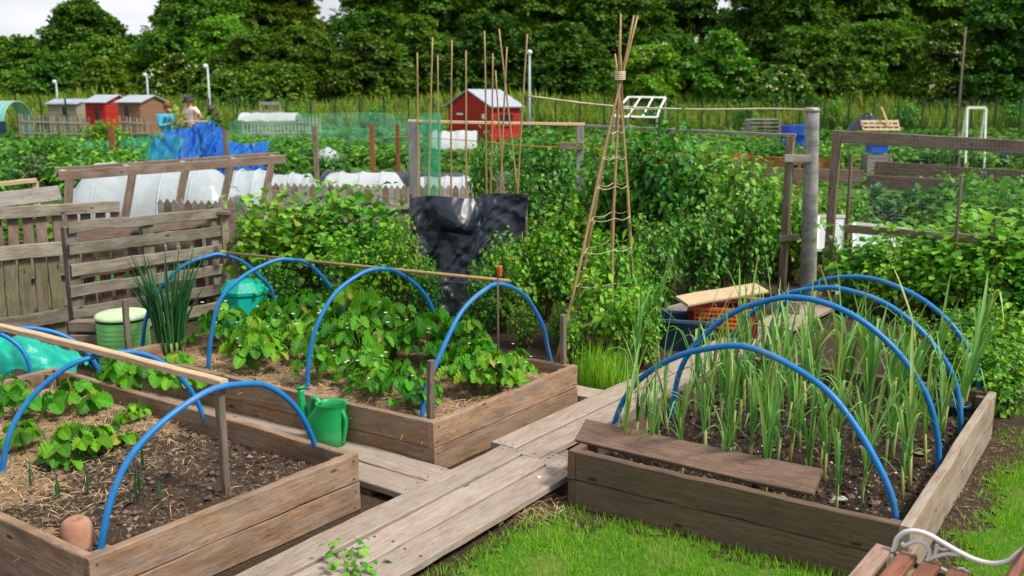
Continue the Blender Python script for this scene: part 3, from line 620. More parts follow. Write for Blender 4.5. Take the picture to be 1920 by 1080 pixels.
# clods and stones on the soils
def clods(G, n, name, mat, lab, smin=.004, smax=.014, ulim=(0, 1), vlim=(0, 1)):
    b = MB(); r = np.random.default_rng(n)
    ic = np.array([(1, 0, -.1), (.3, .9, 0), (-.8, .5, .1), (-.7, -.6, -.1), (.4, -.9, 0), (.1, .05, .8)]); fc = np.array([(0, 1, 5), (1, 2, 5), (2, 3, 5), (3, 4, 5), (4, 0, 5)])
    P = [onbed(G, r.uniform(*ulim), r.uniform(*vlim)) for _ in range(n)]
    b.scatter((ic, fc), P, rdir(r, n) * np.array([1, 1, .3]), np.tile([0, 0, 1.], (n, 1)) + r.normal(0, .4, (n, 3)), smin + (smax - smin) * r.random(n) ** 3)
    return b.build(name, mat, label=lab, cat='soil crumbs', kind='stuff')
M['crumb'] = leafm('soil_crumb', [(.03, .02, .014), (.09, .062, .042), (.17, .125, .09), (.05, .035, .025), (.28, .21, .15)], 0, .9, .1)
clods(LG, 5200, 'soil_crumbs', 'crumb', 'brown soil crumbs and wood chips in the left timber bed', .004, .02)
clods(RG, 5200, 'soil_crumbs', 'crumb', 'dark soil crumbs among the leeks', .004, .02)
clods(MG, 1500, 'soil_crumbs', 'crumb', 'soil crumbs under the strawberry plants', .004, .014)
clods(RG, 120, 'soil_pebbles', 'stone', 'small pale pebbles lying on the leek bed soil', .005, .013)
def bed_straw(G, fn, n, lab):
    def f():
        u, v = rng.random(2)
        if rng.random() > fn(u, v): return None
        p = onbed(G, u, v); p[2] += abs(rng.normal(.006, .010)); return p
    litter(n, f, 'straw_mulch', 'straw', lab, .02, .09, .02)
bed_straw(LG, lambda u, v: min(1, max(.05, (v - .10 - .22 * u) * 2.6 + .25 * fbm(u * 3, v * 6, 1.5))), 11000, 'loose straw mulch over the left timber bed')
bed_straw(MG, lambda u, v: .7 + .3 * fbm(u * 3, v * 6, 1.2), 7500, 'pale straw mulch under the strawberry plants')
# straw patches lying in the left bed as a raised mulch layer
st = MB(); Gs = LG.copy(); H_ = np.zeros(Gs.shape[:2])
for i in range(Gs.shape[0]):
    for k in range(Gs.shape[1]):
        u, v = i / (Gs.shape[0] - 1), k / (Gs.shape[1] - 1); q = (v - .22 - .2 * u) * 5 + 1.3 * fbm(u * 2, v * 4, 1.7, 4)
        Gs[i, k, 2] += -.03 + .040 * min(1, max(0, q)) + .006 * fbm(u, v, 60, 2)
st.grid(Gs); st.build('mulch_layer', 'mulch', kind='structure')

# ------------------------------------------------------------------ walkway
PW, ZW, PT = .152, .08, .034
nr = np.array([UA[1], -UA[0], 0])
jn = V3(-.12, 4.67, 0)
jl = jn + UA * 0
labs = ['near walkway plank beside the left and strawberry beds', 'near walkway plank in the middle of three', 'near walkway plank along the lawn edge']
for i in range(3):
    c = wl + nr * (-.508 + .083 + i * .171) ; s0 = np.dot(c - wl, UA)
    c = c - UA * np.dot(c - wl, UA); e = np.dot(jn - wl, UA) - .00 - i * .045 
    board('walkway_plank', c - UA * 1.9 + UP * (ZW - PT / 2), c + UA * (e - .008) + UP * (ZW - PT / 2 - .002 * (i == 1)), PW, PT, mat='plank', label=labs[i], cat='plank', group='walkway planks', seg=24, rough=.001, screws=2)
ua2 = np.array([math.cos(RAD(53.2)), math.sin(RAD(53.2)), 0]); n2 = np.array([ua2[1], -ua2[0], 0])
for i, (L2, lab) in enumerate(((3.3, 'long walkway plank passing the strawberry bed and the wigwam'), (3.3, 'long walkway plank running beside the leek bed'), (.42, 'short walkway plank end tucked under the dark bed corner'))):
    c = jn + n2 * (.084 + i * .171) - ua2 * (.045 * i) ; board('walkway_plank', c + UP * (ZW - PT / 2) + ua2 * .006, c + ua2 * (L2 if i < 2 else .16) + UP * (ZW - PT / 2), PW, PT, mat='plank', label=lab, cat='plank', group='walkway planks', seg=24, rough=.001, screws=2)
for i, lab in enumerate(('far walkway plank leading to the grey post', 'far walkway plank behind the leek bed')):
    c = jn + n2 * (.084 + i * .171) + ua2 * 3.33; board('walkway_plank', c + UP * (ZW - PT / 2), c + ua2 * 2.4 + UP * (ZW - PT / 2), PW, PT, mat='plank', label=lab, cat='plank', group='walkway planks', seg=16)
for i, (q, lab) in enumerate(((-1.1, 'timber bearer under the near walkway planks'), (-.05, 'timber bearer under near planks by the left bed corner'), (1.52, 'timber bearer under the walkway joint'))):
    c = wl + UA * q; board('walkway_bearer', c - nr * .53 + UP * .022, c - nr * .012 + UP * .022, .09, .042, mat='brownold', label=lab, cat='bearer', group='walkway bearers')
# side path between the left and the strawberry bed, and the stub beyond
sp = V3(-.65, 4.02, 0) + UA * .0
for i, lab in enumerate(('side path plank next to the left bed, ending short at the walkway', 'side path plank along the foot of the strawberry bed')):
    c = wl + UA * (.695 + i * .182) - nr * (.516); board('path_plank', c + UP * (.062 - PT / 2), c + ub2 * 2.5 + UP * (.062 - PT / 2), .172, PT, mat='plank', label=lab, cat='plank', group='side path planks', seg=20, screws=1)
    board('path_bearer', c - UA * .08 + ub2 * .25 + UP * .013, c + UA * .08 + ub2 * .25 + UP * .013, .07, .026, mat='brownold', label=('timber bearer under the side path plank by the left bed', 'timber bearer under the side path plank by the strawberry bed')[i], cat='bearer')
c = at(1085, 735, .07) ; e = at(1136, 741, .07)
board('path_plank', e - UP * .02, e + ub2 * 1.4 - UP * .02, .18, .04, mat='plank', label='stub of path plank behind the strawberry bed corner', cat='plank', group='side path planks')
board('path_bearer', e + ub2 * .06 - UA * .08 + UP * -.054, e + ub2 * .06 + UA * .08 + UP * -.054, .05, .028, mat='brownold', label='timber bearer under the stub of path plank', cat='bearer')
kb = MB(); p = at(1010, 893, ZW + .006); kb.lathe([(.0005, 0), (.009, 0), (.012, .004), (.009, .008), (.0005, .009)], (p[0], p[1], ZW - .002), 14); kb.build('metal_cap', 'stone', origin=(p[0], p[1], ZW), label='small round pale knob on the walkway plank beside the dark bed', cat='knob')

# ------------------------------------------------------------------ hoops
def hoop(px, foot0, foot1, zf, r, lab, grp, extra=None):
    """a bent pipe: px = pixels along it, on the upright plane through its two feet"""
    f0, f1 = np.asarray(foot0, float), np.asarray(foot1, float); d = nrm((f1 - f0) * np.array([1, 1, 0]))
    jr = np.random.default_rng(int(abs(f0[0] * 1e4))); P = [f0 * [1, 1, 0] + UP * zf] + [onp(x, y, f0, d) + jr.normal(0, .004, 3) for x, y in px] + ([f1 * [1, 1, 0] + UP * zf])
    b = MB(); b.tube(spline(P, 8), r, 12); P = np.array(P)
    return b.build('pipe_hoop', 'blue', origin=(f0[0], f0[1], zf), label=lab, cat='hoop', group=grp), P
HR = .0128
gl, gm, gr_ = 'blue hoops over the left bed', 'blue hoops over the strawberry bed', 'blue hoops over the leek bed'
f0, f1 = at(183, 1028, .19), at(604, 860, .19)
hoop([(205, 940), (247, 855), (310, 785), (388, 733), (450, 720), (500, 726), (547, 758), (582, 808)], f0, f1, .15, HR, 'nearest blue hoop of the left bed, arching beside the terracotta pot', gl)
f0, f1 = at(0, 880, .19), at(390, 800, .19)
hoop([(18, 815), (57, 748), (115, 694), (165, 671), (235, 662), (290, 674), (335, 705), (370, 755)], f0, f1, .15, HR, 'second blue hoop of the left bed, crossing above the straw', gl)
f0 = at(-128, 760, .19); f1 = at(200, 728, .19)
hoop([(-112, 715), (-72, 655), (-20, 625), (35, 616), (72, 617), (115, 630), (158, 655), (185, 690)], f0, f1, .15, HR, 'third blue hoop of the left bed, in front of the teal bag', gl)
f0 = at(-240, 700, .19); f1 = at(62, 700, .19)
hoop([(-215, 640), (-150, 610), (-80, 605), (-20, 620), (20, 637), (45, 665)], f0, f1, .15, HR, 'farthest blue hoop of the left bed, only its right leg showing', gl)
mb_back = lambda s: MB0 + ma * .93 + ubm * s
mb_front = lambda s: MB0 + ma * .07 + ubm * s
HP = []
def mhoop(px, foot_px, s1, lab):
    f0 = at(*foot_px, .21); HP.append(hoop(px, f0, mb_back(s1) if not isinstance(s1, tuple) else at(*s1, .21), .18, HR, lab, gm)[1])
mhoop([(800, 735), (830, 650), (868, 583), (915, 540), (942, 533), (985, 553), (1015, 605), (1028, 655)], (790, 782), (1036, 682), 'nearest blue hoop of the strawberry bed, meeting the end of the cane')
mhoop([(578, 675), (592, 615), (630, 550), (680, 512), (715, 503), (752, 512), (790, 545), (815, 590)], (575, 732), .93, 'second blue hoop of the strawberry bed')
mhoop([(395, 630), (415, 565), (455, 518), (510, 490), (541, 486), (580, 497), (618, 535), (640, 570)], (389, 690), 1.66, 'third blue hoop of the strawberry bed')
mhoop([(272, 600), (300, 545), (345, 500), (390, 481), (418, 478), (455, 488), (487, 518), (507, 548)], (265, 652), 2.32, 'farthest blue hoop of the strawberry bed, behind the spring onions')
b = MB(); Q = []
for P in HP[::-1]:
    i0 = int(np.argmax(P[:, 2])); c = P[i0:]; t = np.linspace(0, len(c) - 1, 14); i = np.minimum(t.astype(int), len(c) - 2); fr = (t - i)[:, None]; Q.append(c[i] * (1 - fr) + c[i + 1] * fr + np.array([.012, .016, .014]))
Gq = []
for k in range(3):
    for j in range(8): f = j / 8; Gq.append(Q[k] * (1 - f) + Q[k + 1] * f - UP * (.03 * math.sin(math.pi * f)))
Gq.append(Q[3]); b.grid(Gq); M['finenet'] = sheet('fine_dark_net', (.015, .02, .02), .66, .6); b.build('fine_net', 'finenet', label='fine dark netting hung over the back side of the strawberry bed hoops', cat='net')
def rhoop(px, a, b, lab): hoop(px, at(*a, .2), at(*b, .2), .15, .0138, lab, gr_)
rhoop([(1165, 755), (1205, 708), (1265, 670), (1330, 652), (1395, 652), (1470, 675), (1545, 730), (1600, 790), (1645, 865), (1672, 930)], (1142, 806), (1684, 968), 'nearest blue hoop of the leek bed, above the loose plank')
rhoop([(1275, 700), (1310, 640), (1370, 590), (1430, 567), (1490, 560), (1560, 572), (1625, 607), (1690, 670), (1735, 745), (1757, 820)], (1257, 776), (1762, 874), 'second blue hoop of the leek bed')
rhoop([(1370, 640), (1410, 590), (1460, 557), (1530, 541), (1590, 544), (1660, 568), (1730, 618), (1780, 690), (1800, 750)], (1352, 705), (1803, 800), 'third blue hoop of the leek bed')
rhoop([(1452, 600), (1480, 558), (1530, 530), (1590, 519), (1650, 527), (1725, 560), (1790, 620), (1828, 690)], (1440, 650), (1838, 750), 'farthest blue hoop of the leek bed, against the pea plants')

# ------------------------------------------------------------------ things in and on the beds
# left bed: ridge lath and its post
pb = at(425, 932, .17); dpost = onp(413, 722, pb, UA)
post_top = np.array([pb[0], pb[1], dpost[2]])
board('support_stake', pb - UP * .05, post_top, .036, .03, up=UA, mat='stake', label='upright stake holding the pale lath over the left bed', cat='stake')
lz = post_top[2] + .014
fa = onp(-60, 604, post_top, ub2)
board('ridge_lath', post_top + UP * .016 - ub2 * .03, np.array([fa[0], fa[1], fa[2] + .016]), .04, .03, mat='lath', label='long pale lath lying across the hoops of the left bed', cat='lath', seg=16)
# terracotta pot, upside down
p = at(146, 1018, .175); b = MB(); b.lathe([(.062, -.02), (.064, .0), (.062, .03), (.053, .075), (.046, .088), (.036, .096), (.012, .097), (.010, .090), (.0005, .089)], (p[0], p[1], .175), 32); b.build('terracotta_pot', 'terracotta', origin=(p[0], p[1], .155), label='small terracotta pot standing upside down in the corner of the left bed', cat='flowerpot')
# middle bed: cane on the hoops, rod, stakes, peg
f0 = at(790, 782, .21); d = nrm(at(1036, 682, .21) - f0); r0 = onp(955, 527, f0, d); q0 = onp(935, 524, f0, d)
f3 = at(265, 652, .21); r1 = onp(425, 474, f3, nrm(mb_back(2.32) - f3))
b = MB(); b.tube([r0 - nrm(r1 - r0) * .0, (r0 + r1) / 2, r1], [.011, .010, .009], 8); b.build('ridge_cane', 'cane', origin=tuple(r0), label='bamboo cane lying along the tops of the strawberry bed hoops', cat='cane')
rb = at(934, 735, .2); b = MB(); rt = onp(934, 528, rb, UA); b.tube([(rb[0], rb[1], .15), (rb[0], rb[1], rt[2] + .02)], .006, 8); b.build('support_rod', 'rod', origin=(rb[0], rb[1], .15), label='thin rusty rod standing under the cane in the strawberry bed', cat='rod')
p = onp(937, 516, q0, UA); b = MB(); b.lathe([(.008, -.01), (.014, 0), (.011, .018), (.016, .03), (.012, .043), (.015, .052), (.0005, .056)], (p[0], p[1], p[2]), 12); b.build('cane_topper', 'red', origin=(p[0], p[1], p[2]), label='small orange red peg on top of the rod', cat='peg')
for (bx, by, tx, ty, lab) in ((807, 783, 808, 676, 'short grey stake at the near corner of the strawberry bed'), (1057, 688, 1057, 590, 'grey stake at the corner of the strawberry bed beside the wigwam'), (240, 650, 235, 563, 'thin grey stake in front of the pale green water butt')):
    p = at(bx, by, .25); tp = onp(tx, ty, p, UA); board('corner_stake', np.array([p[0], p[1], .15]), tp, .036, .03, up=UB, mat='stake', label=lab, cat='stake', group='stakes of the strawberry bed')
# loose plank on the near edge of the leek bed
pa, pc = at(1090, 806, .31), at(1534, 908, .31); 
board('loose_plank', pa + UP * -.004, pc + UP * .004, .125, .024, up=UP * .80 + np.array([-.58, -.81, 0]) * .60, mat='loose', label='weathered brown plank resting along the front edge of the leek bed', cat='plank')
# watering can
def watering_can():
    p = at(612, 830, .0625); o = thing('watering_can', (p[0], p[1], .0625), 'green plastic watering can between the two near beds', 'watering can'); c = V3(p[0], p[1], .0625)
    e = nrm(at(660, 800, .2) - at(560, 780, .2)); e[2] = 0; e = nrm(e); s = np.cross(UP, e)
    def el(prof, n=28):
        P = []
        for z, rx, ry, off in prof:
            a = np.arange(n) * 2 * math.pi / n; P.append(c + UP * z + e * off + np.outer(np.cos(a) * rx, e) + np.outer(np.sin(a) * ry, s))
        return P
    def loft(P, cap0=True, cap1=True):
        b = MB(); n = len(P[0]); k = len(P); f = [(i * n + j, i * n + (j + 1) % n, (i + 1) * n + (j + 1) % n, (i + 1) * n + j) for i in range(k - 1) for j in range(n)]
        if cap0: f.append(tuple(range(n))[::-1])
        if cap1: f.append(tuple((k - 1) * n + j for j in range(n)))
        b.add(np.vstack(P), f, 0, True); return b
    b = loft(el([(0, .092, .07, 0), (.004, .098, .075, 0), (.05, .10, .077, 0), (.10, .099, .076, .002), (.13, .094, .073, .010), (.160, .080, .068, .024), (.178, .073, .066, .034), (.196, .073, .067, .038), (.200, .077, .071, .038), (.195, .067, .061, .038), (.15, .064, .06, .032), (.06, .08, .06, .02), (.02, .08, .06, .01)]), cap1=True); b.build('body', 'can', o)
    b = MB(); b.tube(spline([c - e * .03 + UP * .182, c - e * .05 + UP * .205, c - e * .075 + UP * .198, c - e * .084 + UP * .16, c - e * .088 + UP * .115], 6), [.013] * 25, 12); b.build('handle', 'can', o)
    b = MB(); b.tube(spline([c - e * .085 + UP * .045, c - e * .122 + UP * .10, c - e * .138 + UP * .18, c - e * .142 + UP * .235], 6), np.linspace(.024, .015, 19), 12); b.build('spout', 'can', o)
    b = MB(); b.tube(spline([c + e * .095 + UP * .175, c + e * .116 + UP * .13, c + e * .108 + UP * .06, c + e * .094 + UP * .015], 6), .011, 10); b.build('rear_grip', 'can', o)
    b = MB(); t = c - e * .142 + UP * .235; b.tube([t, t + UP * .014 - e * .003], [.016, .026], 14); b.build('rose', 'can', o); o.scale = (1.12,) * 3
watering_can()
# planting: left bed strawberries
protos = []
for s in range(4):
    fo, st = strawberry(s + 5, n=(9, 12, 7, 10)[s], h=(.13, .17, .11, .15)[s], r0=(.10, .13, .09, .11)[s], ls=(.07, .078, .065, .074)[s])
    o = thing('strawberry_plant', (0, 0, 0), 'young strawberry plant in the straw of the left bed', 'strawberry plant', 'young strawberry plants in the left bed'); fo.build('foliage', 'straw_l', o); st.build('stalk', 'stem', o); protos.append(o)
spots = [(140, 775, 1.25), (255, 740, 1.3), (118, 870, .9), (40, 790, 1.0), (20, 740, .8), (150, 862, 1.0), (200, 840, 1.0), (215, 725, .9), (330, 740, 1.1), (330, 705, .8), (95, 720, .6), (40, 840, .8), (255, 790, .7), (330, 700, .9), (20, 880, .7), (10, 690, 1.)]
for i, (x, y, k) in enumerate(spots[:13]):
    p = at(x, y, .175); o = protos[i % 4] if i < 4 else dup(protos[i % 4]); o.location = (p[0], p[1], .165); o.rotation_euler = (0, 0, i * 1.9); o.scale = (k * .95, k * .95, k * 1.15)
big = []
for s in range(5):
    fo, st = strawberry(s + 40, n=(20, 26, 18, 24, 22)[s], h=(.23, .29, .2, .26, .24)[s], r0=(.19, .22, .17, .2, .2)[s], ls=(.078, .085, .075, .08, .078)[s])
    o = thing('strawberry_plant', (0, 0, 0), 'bushy strawberry plant growing under the hoops of the strawberry bed', 'strawberry plant', 'strawberry plants under the hoops'); fo.build('foliage', 'straw_l', o); st.build('stalk', 'stem', o)
    fl = MB(); r = np.random.default_rng(s)
    for k in range(4):
        a = r.uniform(0, 6.28); c = V3(math.cos(a) * .14, math.sin(a) * .14, .24 * r.uniform(.7, 1.1)); aa = np.arange(5) * 1.2566
        fl.scatter(leaf_tpl(.45, 2, -.2, .1), np.tile(c, (5, 1)), np.stack([np.cos(aa), np.sin(aa), aa * 0 + .15], 1), np.tile([0, 0, 1.], (5, 1)), np.full(5, .014))
    fl.build('blossom', 'petal', o); big.append(o)
i = 0; r = np.random.default_rng(77)
for v in np.linspace(.07, .93, 10):
    for u in (.27, .55, .82):
        if v < .12 and u < .4: k = .55
        elif v < .12: k = .72
        else: k = r.uniform(.85, 1.12)
        if v > .9 and u < .4: continue
        if r.random() < (.34 if u < .4 else .12): continue
        if u < .4: k *= .8
        uu, vv = u + r.normal(0, .05), v + r.normal(0, .02); p = onbed(MG, min(.9, max(.1, uu)), min(.95, max(.05, vv)))
        o = big[i % 5] if i < 5 else dup(big[i % 5]); o.location = tuple(p); o.rotation_euler = (0, 0, i * 2.1); o.scale = (k, k, k * r.uniform(1.1, 1.4)); i += 1
# spring onion clump
def onions():
    p = at(322, 655, .21); o = thing('spring_onion_clump', (p[0], p[1], .2), 'tall dark green clump of spring onions at the corner of the strawberry bed', 'spring onions'); fo = MB(); r = np.random.default_rng(3)
    for k in range(70):
        a = r.uniform(0, 6.28); q = r.random() ** .5 * .075; e = V3(math.cos(a), math.sin(a), 0); h = r.uniform(.35, .72); l = r.uniform(.05, .20)
        c = spline([p * [1, 1, 0] + UP * .2 + e * q, p * [1, 1, 0] + UP * (.2 + h * .55) + e * (q + l * .35), p * [1, 1, 0] + UP * (.2 + h) + e * (q + l)], 5); w = r.uniform(.0045, .008)
        fo.tube(c, w * np.array([.8, .9, 1, 1.05, 1.1, 1.05, 1, .85, .7, .45, .12]), 6, cap=False)
    fo.build('foliage', 'chive', o); bs = MB()
    for k in range(26):
        a = r.uniform(0, 6.28); q = r.random() ** .5 * .09; e = V3(math.cos(a), math.sin(a), 0); bs.tube([p * [1, 1, 0] + UP * .18 + e * q, p * [1, 1, 0] + UP * .27 + e * q * 1.08], .009, 6)
    bs.build('stem', 'leekbase', o)
onions()
# leeks
def leek(seed, h):
    r = np.random.default_rng(seed); fo = MB(); st = MB(); st.tube([(0, 0, -.03), (0, 0, .06), (r.normal(0, .006), r.normal(0, .006), .17)], [.009, .008, .0075], 7)
    for k in range(r.integers(7, 11)):
        a = (k % 2) * math.pi + r.normal(0, .5) + seed; e = V3(math.cos(a), math.sin(a), 0); L = h * r.uniform(.5, 1.2); z0 = .05 + .02 * k; out = r.uniform(.10, .34) * L; bend = r.random() < .42
        pts = [UP * z0, UP * (z0 + L * .45) + e * out * .25, UP * (z0 + L * (.78 if not bend else .7)) + e * out * .7, UP * (z0 + L * (1. if not bend else .48)) + e * out * (1.1 if not bend else 1.7)]
        c = spline(pts, 4); n = len(c); T = np.gradient(c, axis=0); s = np.cross(T, UP); s = np.array([nrm(np.cross(e, UP) + r.normal(0, .1, 3)) for _ in c]); w = r.uniform(.0042, .0082) * np.sin(np.pi * np.linspace(.22, .995, n)) ** .7
        nn_ = np.array([nrm(np.cross(s[i], T[i])) for i in range(n)])
        fo.grid(np.stack([c - s * w[:, None] + nn_ * w[:, None] * .45, c, c + s * w[:, None] + nn_ * w[:, None] * .45], 1))
    return fo, st
lp = []
for s in range(9):
    fo, st = leek(s + 1, (.42, .5, .36, .46, .55, .4, .48, .44, .38)[s]); o = thing('leek_plant', (0, 0, 0), 'leek plant with strappy blue green leaves standing in the dark bed', 'leek', 'leeks in the dark bed'); fo.build('foliage', 'leek', o); st.build('stem', 'leekbase', o); lp.append(o)
i = 0; r = np.random.default_rng(5)
for u in np.linspace(.08, .96, 12):
    for v in np.linspace(.08, .93, 8):
        if r.random() < .06: continue
        if v < .2 and u < .2: continue
        p = onbed(RG, min(.97, u + r.normal(0, .012)), v + r.normal(0, .015)); k = r.uniform(.8, 1.1) * (.95 + .15 * u)
        o = lp[i % 9] if i < 9 else dup(lp[i % 9]); o.location = (p[0], p[1], p[2] - .005); o.rotation_euler = (r.normal(0, .05), r.normal(0, .05), r.uniform(0, 6.28)); o.scale = (k,) * 3; i += 1
for j, (x, y, lab) in enumerate(((1192, 735, 'lone tall leek plant growing outside the bed beside the walkway'), (1235, 690, 'lone leek growing between walkway and dark blue crate'))):
    p = at(x, y, .0); o = dup(lp[4 - j]); o.location = (p[0], p[1], 0); o.scale = (1.25,) * 3; o['label'] = lab; o['group'] = 'leeks outside the bed'
# seedlings in the left bed
sl = []
for k, (x, y) in enumerate(((385, 985), (440, 945), (400, 960), (165, 920), (252, 945), (290, 930), (275, 870), (300, 880))):
    if k == 0:
        fo = MB()
        for a in (0, 2.1, 4.2): fo.scatter(BLADE, [(0, 0, 0)], np.array([[math.cos(a) * .25, math.sin(a) * .25, 1]]), np.array([[math.cos(a), math.sin(a), 0.]]), [.12])
        sd0 = fo.build('leek_seedling', 'chive', label='thin leek seedling in the bare soil of the left bed', cat='seedling', group='leek seedlings in the left bed')
    pxs = ((262, 920), (300, 945), (258, 945), (165, 925), (110, 940), (270, 880), (222, 825), (60, 920))[k]
    p = at(*pxs, .175); o = sd0 if k == 0 else dup(sd0); o.location = (p[0], p[1], .165); o.rotation_euler = (0, 0, k * 1.3); o.scale = (1 + .3 * (k % 3),) * 3
# stones and a dead leaf in the leek bed
for x, y, s, lab in ((1665, 815, .022, 'pale stone lying in the leek bed soil'), (1575, 935, .03, 'flat pale stone by the end of the loose plank')):
    p = at(x, y, .175); b = MB(); aa = np.linspace(0, 6.283, 9)[:-1]
    b.lathe([(.0005, -.3), (.8, -.25), (1, 0), (.75, .3), (.3, .42), (.0005, .44)], (0, 0, 0), 9, sm=False); b.v[0] = (b.v[0] * s * np.array([1.2, .8, .6])) + np.random.default_rng(x).normal(0, s * .08, b.v[0].shape) + np.array([p[0], p[1], .175]); b.build('stone', 'stone', origin=(p[0], p[1], .17), label=lab, cat='stone')
p = at(1712, 848, .175); b = MB(); b.scatter(leaf_tpl(.4, 6, -.15, -.3), [p], np.array([[1, -.25, .15]]), np.array([[.1, .2, 1.]]), [.085]); b.build('dead_leaf', 'dry', origin=tuple(p), label='curled pale dead leaf on the soil among the leeks', cat='leaf')

# ------------------------------------------------------------------ bench at the lower right
def bench():
    p0 = at(1672, 1036, .46); o = thing('garden_bench', (p0[0], p0[1], 0), 'garden bench with white scrolled iron arm and red brown slats', 'bench')
    d = nrm(at(1672, 1036, .46) - at(1610, 1110, .46)); e = np.array([d[1], -d[0], 0])         # d: along the slats, towards this end; e: front to back
    if e[0] < 0: e = -e
    q = lambda x, y: onp(x, y, p0, e)
    b = MB()
    top = spline([q(1667, 1037), q(1676, 1030), q(1682, 1010), q(1697, 998), q(1718, 996), q(1742, 1003), q(1770, 1019), q(1800, 1036), q(1830, 1050), q(1862, 1057), q(1888, 1053), q(1907, 1039), q(1930, 1020), q(1950, 990)], 8)
    b.tube(top, .0075, 10); b.build('arm_rail', 'whitemetal', o)
    b = MB()
    b.tube(spline([q(1690, 1018), q(1696, 1023), q(1706, 1019), q(1722, 1015), q(1736, 1022), q(1743, 1036), q(1740, 1049), q(1728, 1059), q(1712, 1062), q(1698, 1056), q(1688, 1044), q(1680, 1036)], 6), .006, 8)
    b.tube(spline([q(1738, 1052), q(1752, 1043), q(1757, 1026), q(1757, 1021)], 6), .0055, 8); b.tube(spline([q(1738, 1052), q(1752, 1045), q(1775, 1039), q(1800, 1041)], 6), .0055, 8)
    b.tube(spline([q(1705, 1064), q(1735, 1063), q(1765, 1067), q(1784, 1079), q(1794, 1094)], 6), .006, 8); b.tube(spline([q(1785, 1082), q(1795, 1069), q(1805, 1066), q(1814, 1073)], 6), .0045, 8)
    b.tube(spline([q(1757, 1024), q(1766, 1030), q(1776, 1030)], 5), .004, 8); b.build('scroll', 'whitemetal', o)
    b = MB()
    b.tube(spline([q(1672, 1036), q(1668, 1100), q(1650, 1250), q(1640, 1420)], 6) * [1, 1, 1], .013, 10); g0 = q(1672, 1036); 
    b.build('front_leg', 'whitemetal', o)
    b = MB(); b.tube(spline([q(1950, 990), q(1940, 1080), q(1950, 1250), q(1990, 1420)], 6), .013, 10); b.build('rear_leg', 'whitemetal', o)
    L = 1.15
    for i, (x, y, mt) in enumerate(((1656, 1024, 'benchold'), (1700, 1056, 'bench'), (1745, 1084, 'bench'), (1795, 1112, 'bench'))):
        a = q(x, y); a[2] = p0[2] - .002 * i; board('seat_slat', a + d * .01, a - d * L, .052, .022, mat=mt, parent=o, seg=12)
    for i, (x, y) in enumerate(((1912, 1050), (1934, 1016), (1956, 982))):
        a = q(x, y); board('back_slat', a + d * .012, a - d * L, .055, .02, up=nrm(-e + UP * .25), mat='bench', parent=o, seg=12)
    b = MB(); b.tube([q(1668, 1034), q(1740, 1072), q(1830, 1100), q(1945, 1085)], .009, 8); b.build('seat_rail', 'rod', o)
    # far end of the bench, outside the frame
    b = MB()
    for pts in ((q(1667, 1037), q(1640, 1420)), (q(1950, 990), q(1990, 1420))): b.tube([pts[0] - d * (L - .05), pts[1] - d * (L - .05)], .013, 8)
    b.build('far_frame', 'whitemetal', o)
bench()
# small weed by the walkway's near end
p = at(665, 1076, .0); fo, st = bush_mesh(9, .05, .05, .2, 70, .035, ROUND, nst=4)
o = thing('garden_weed', (0, 0, 0), 'small pale green weed poking up beside the near walkway plank', 'weed'); fo.build('foliage', 'pea', o); st.build('stem', 'stem', o); q = at(655, 1090, .02); o.location = (q[0], q[1], .0); 

# ------------------------------------------------------------------ pallet fences on the left
def pallet(name, bl, br, h, boards, posts, mat, label, tilt=0., upright=False, w=.085, group='pallet fences'):
    """boards along bl->br, nailed to upright bearers"""
    bl, br = np.asarray(bl, float), np.asarray(br, float); x = nrm(br - bl); n = nrm(np.cross(x, UP)); n = n if np.dot(n, -bl) > 0 else -n
    o = thing(name, tuple(bl), label, 'pallet fence', group); L = np.linalg.norm(br - bl); r = np.random.default_rng(int(L * 1000))
    if not upright:
        for f in posts: board('upright', bl + x * L * f, bl + x * L * f + UP * (h * r.uniform(.95, 1.0)), .09, .07, up=n, mat=mat, parent=o)
        for z in boards: board('slat', bl + UP * (z * h) + n * .052 + x * r.uniform(-.02, .02), br + UP * (z * h + r.normal(0, .008)) + n * .052 + x * r.uniform(-.02, .02), w * r.uniform(.9, 1.1), .02, up=n, mat=mat, parent=o, rough=.003)
    else:
        for z in boards: board('rail', bl + UP * (z * h) + n * .04, br + UP * (z * h) + n * .04, .10, .03, up=n, mat=mat[0], parent=o, rough=.003)
        for f in posts: board('slat', bl + x * L * f, bl + x * L * f + UP * h * r.uniform(.9, .97), .085, .022, up=n, mat=mat[1], parent=o, rough=.003)
    return o
a, c = at(138, 645, .0), at(418, 590, 0)
pallet('pallet_fence', a, c, .93, (.10, .27, .44, .61, .78, .95), (.03, .5, .97), 'old', 'tall weathered pallet of horizontal boards behind the spring onions')
p2, c2 = a + nrm(c - a) * -.05 + UP * 0 + nrm(np.cross(nrm(c - a), UP)) * -.10, c + nrm(np.cross(nrm(c - a), UP)) * -.13
b2 = pallet('pallet_fence', a + V3(-.06, .17, 0), c + V3(-.1, .2, 0), .86, (.2, .6, .93), np.linspace(.03, .97, 11), ('brownold', 'brownold'), 'brown pallet of upright boards standing close behind the horizontal one', upright=True)
a3, c3 = at(-190, 700, 0), at(128, 648, 0)
pallet('pallet_fence', a3, c3, .80, (.30, .93), np.linspace(.04, .96, 11), ('old', 'oldgreen'), 'mossy pallet of upright slats at the left edge', upright=True)
a4, c4 = at(-120, 600, 0), at(236, 560, 0)
pallet('pallet_fence', a4, c4, .93, (.35, .93), np.linspace(.03, .97, 13), ('old', 'brownold'), 'pallet fence farther back at the left with a wide top rail', upright=True)
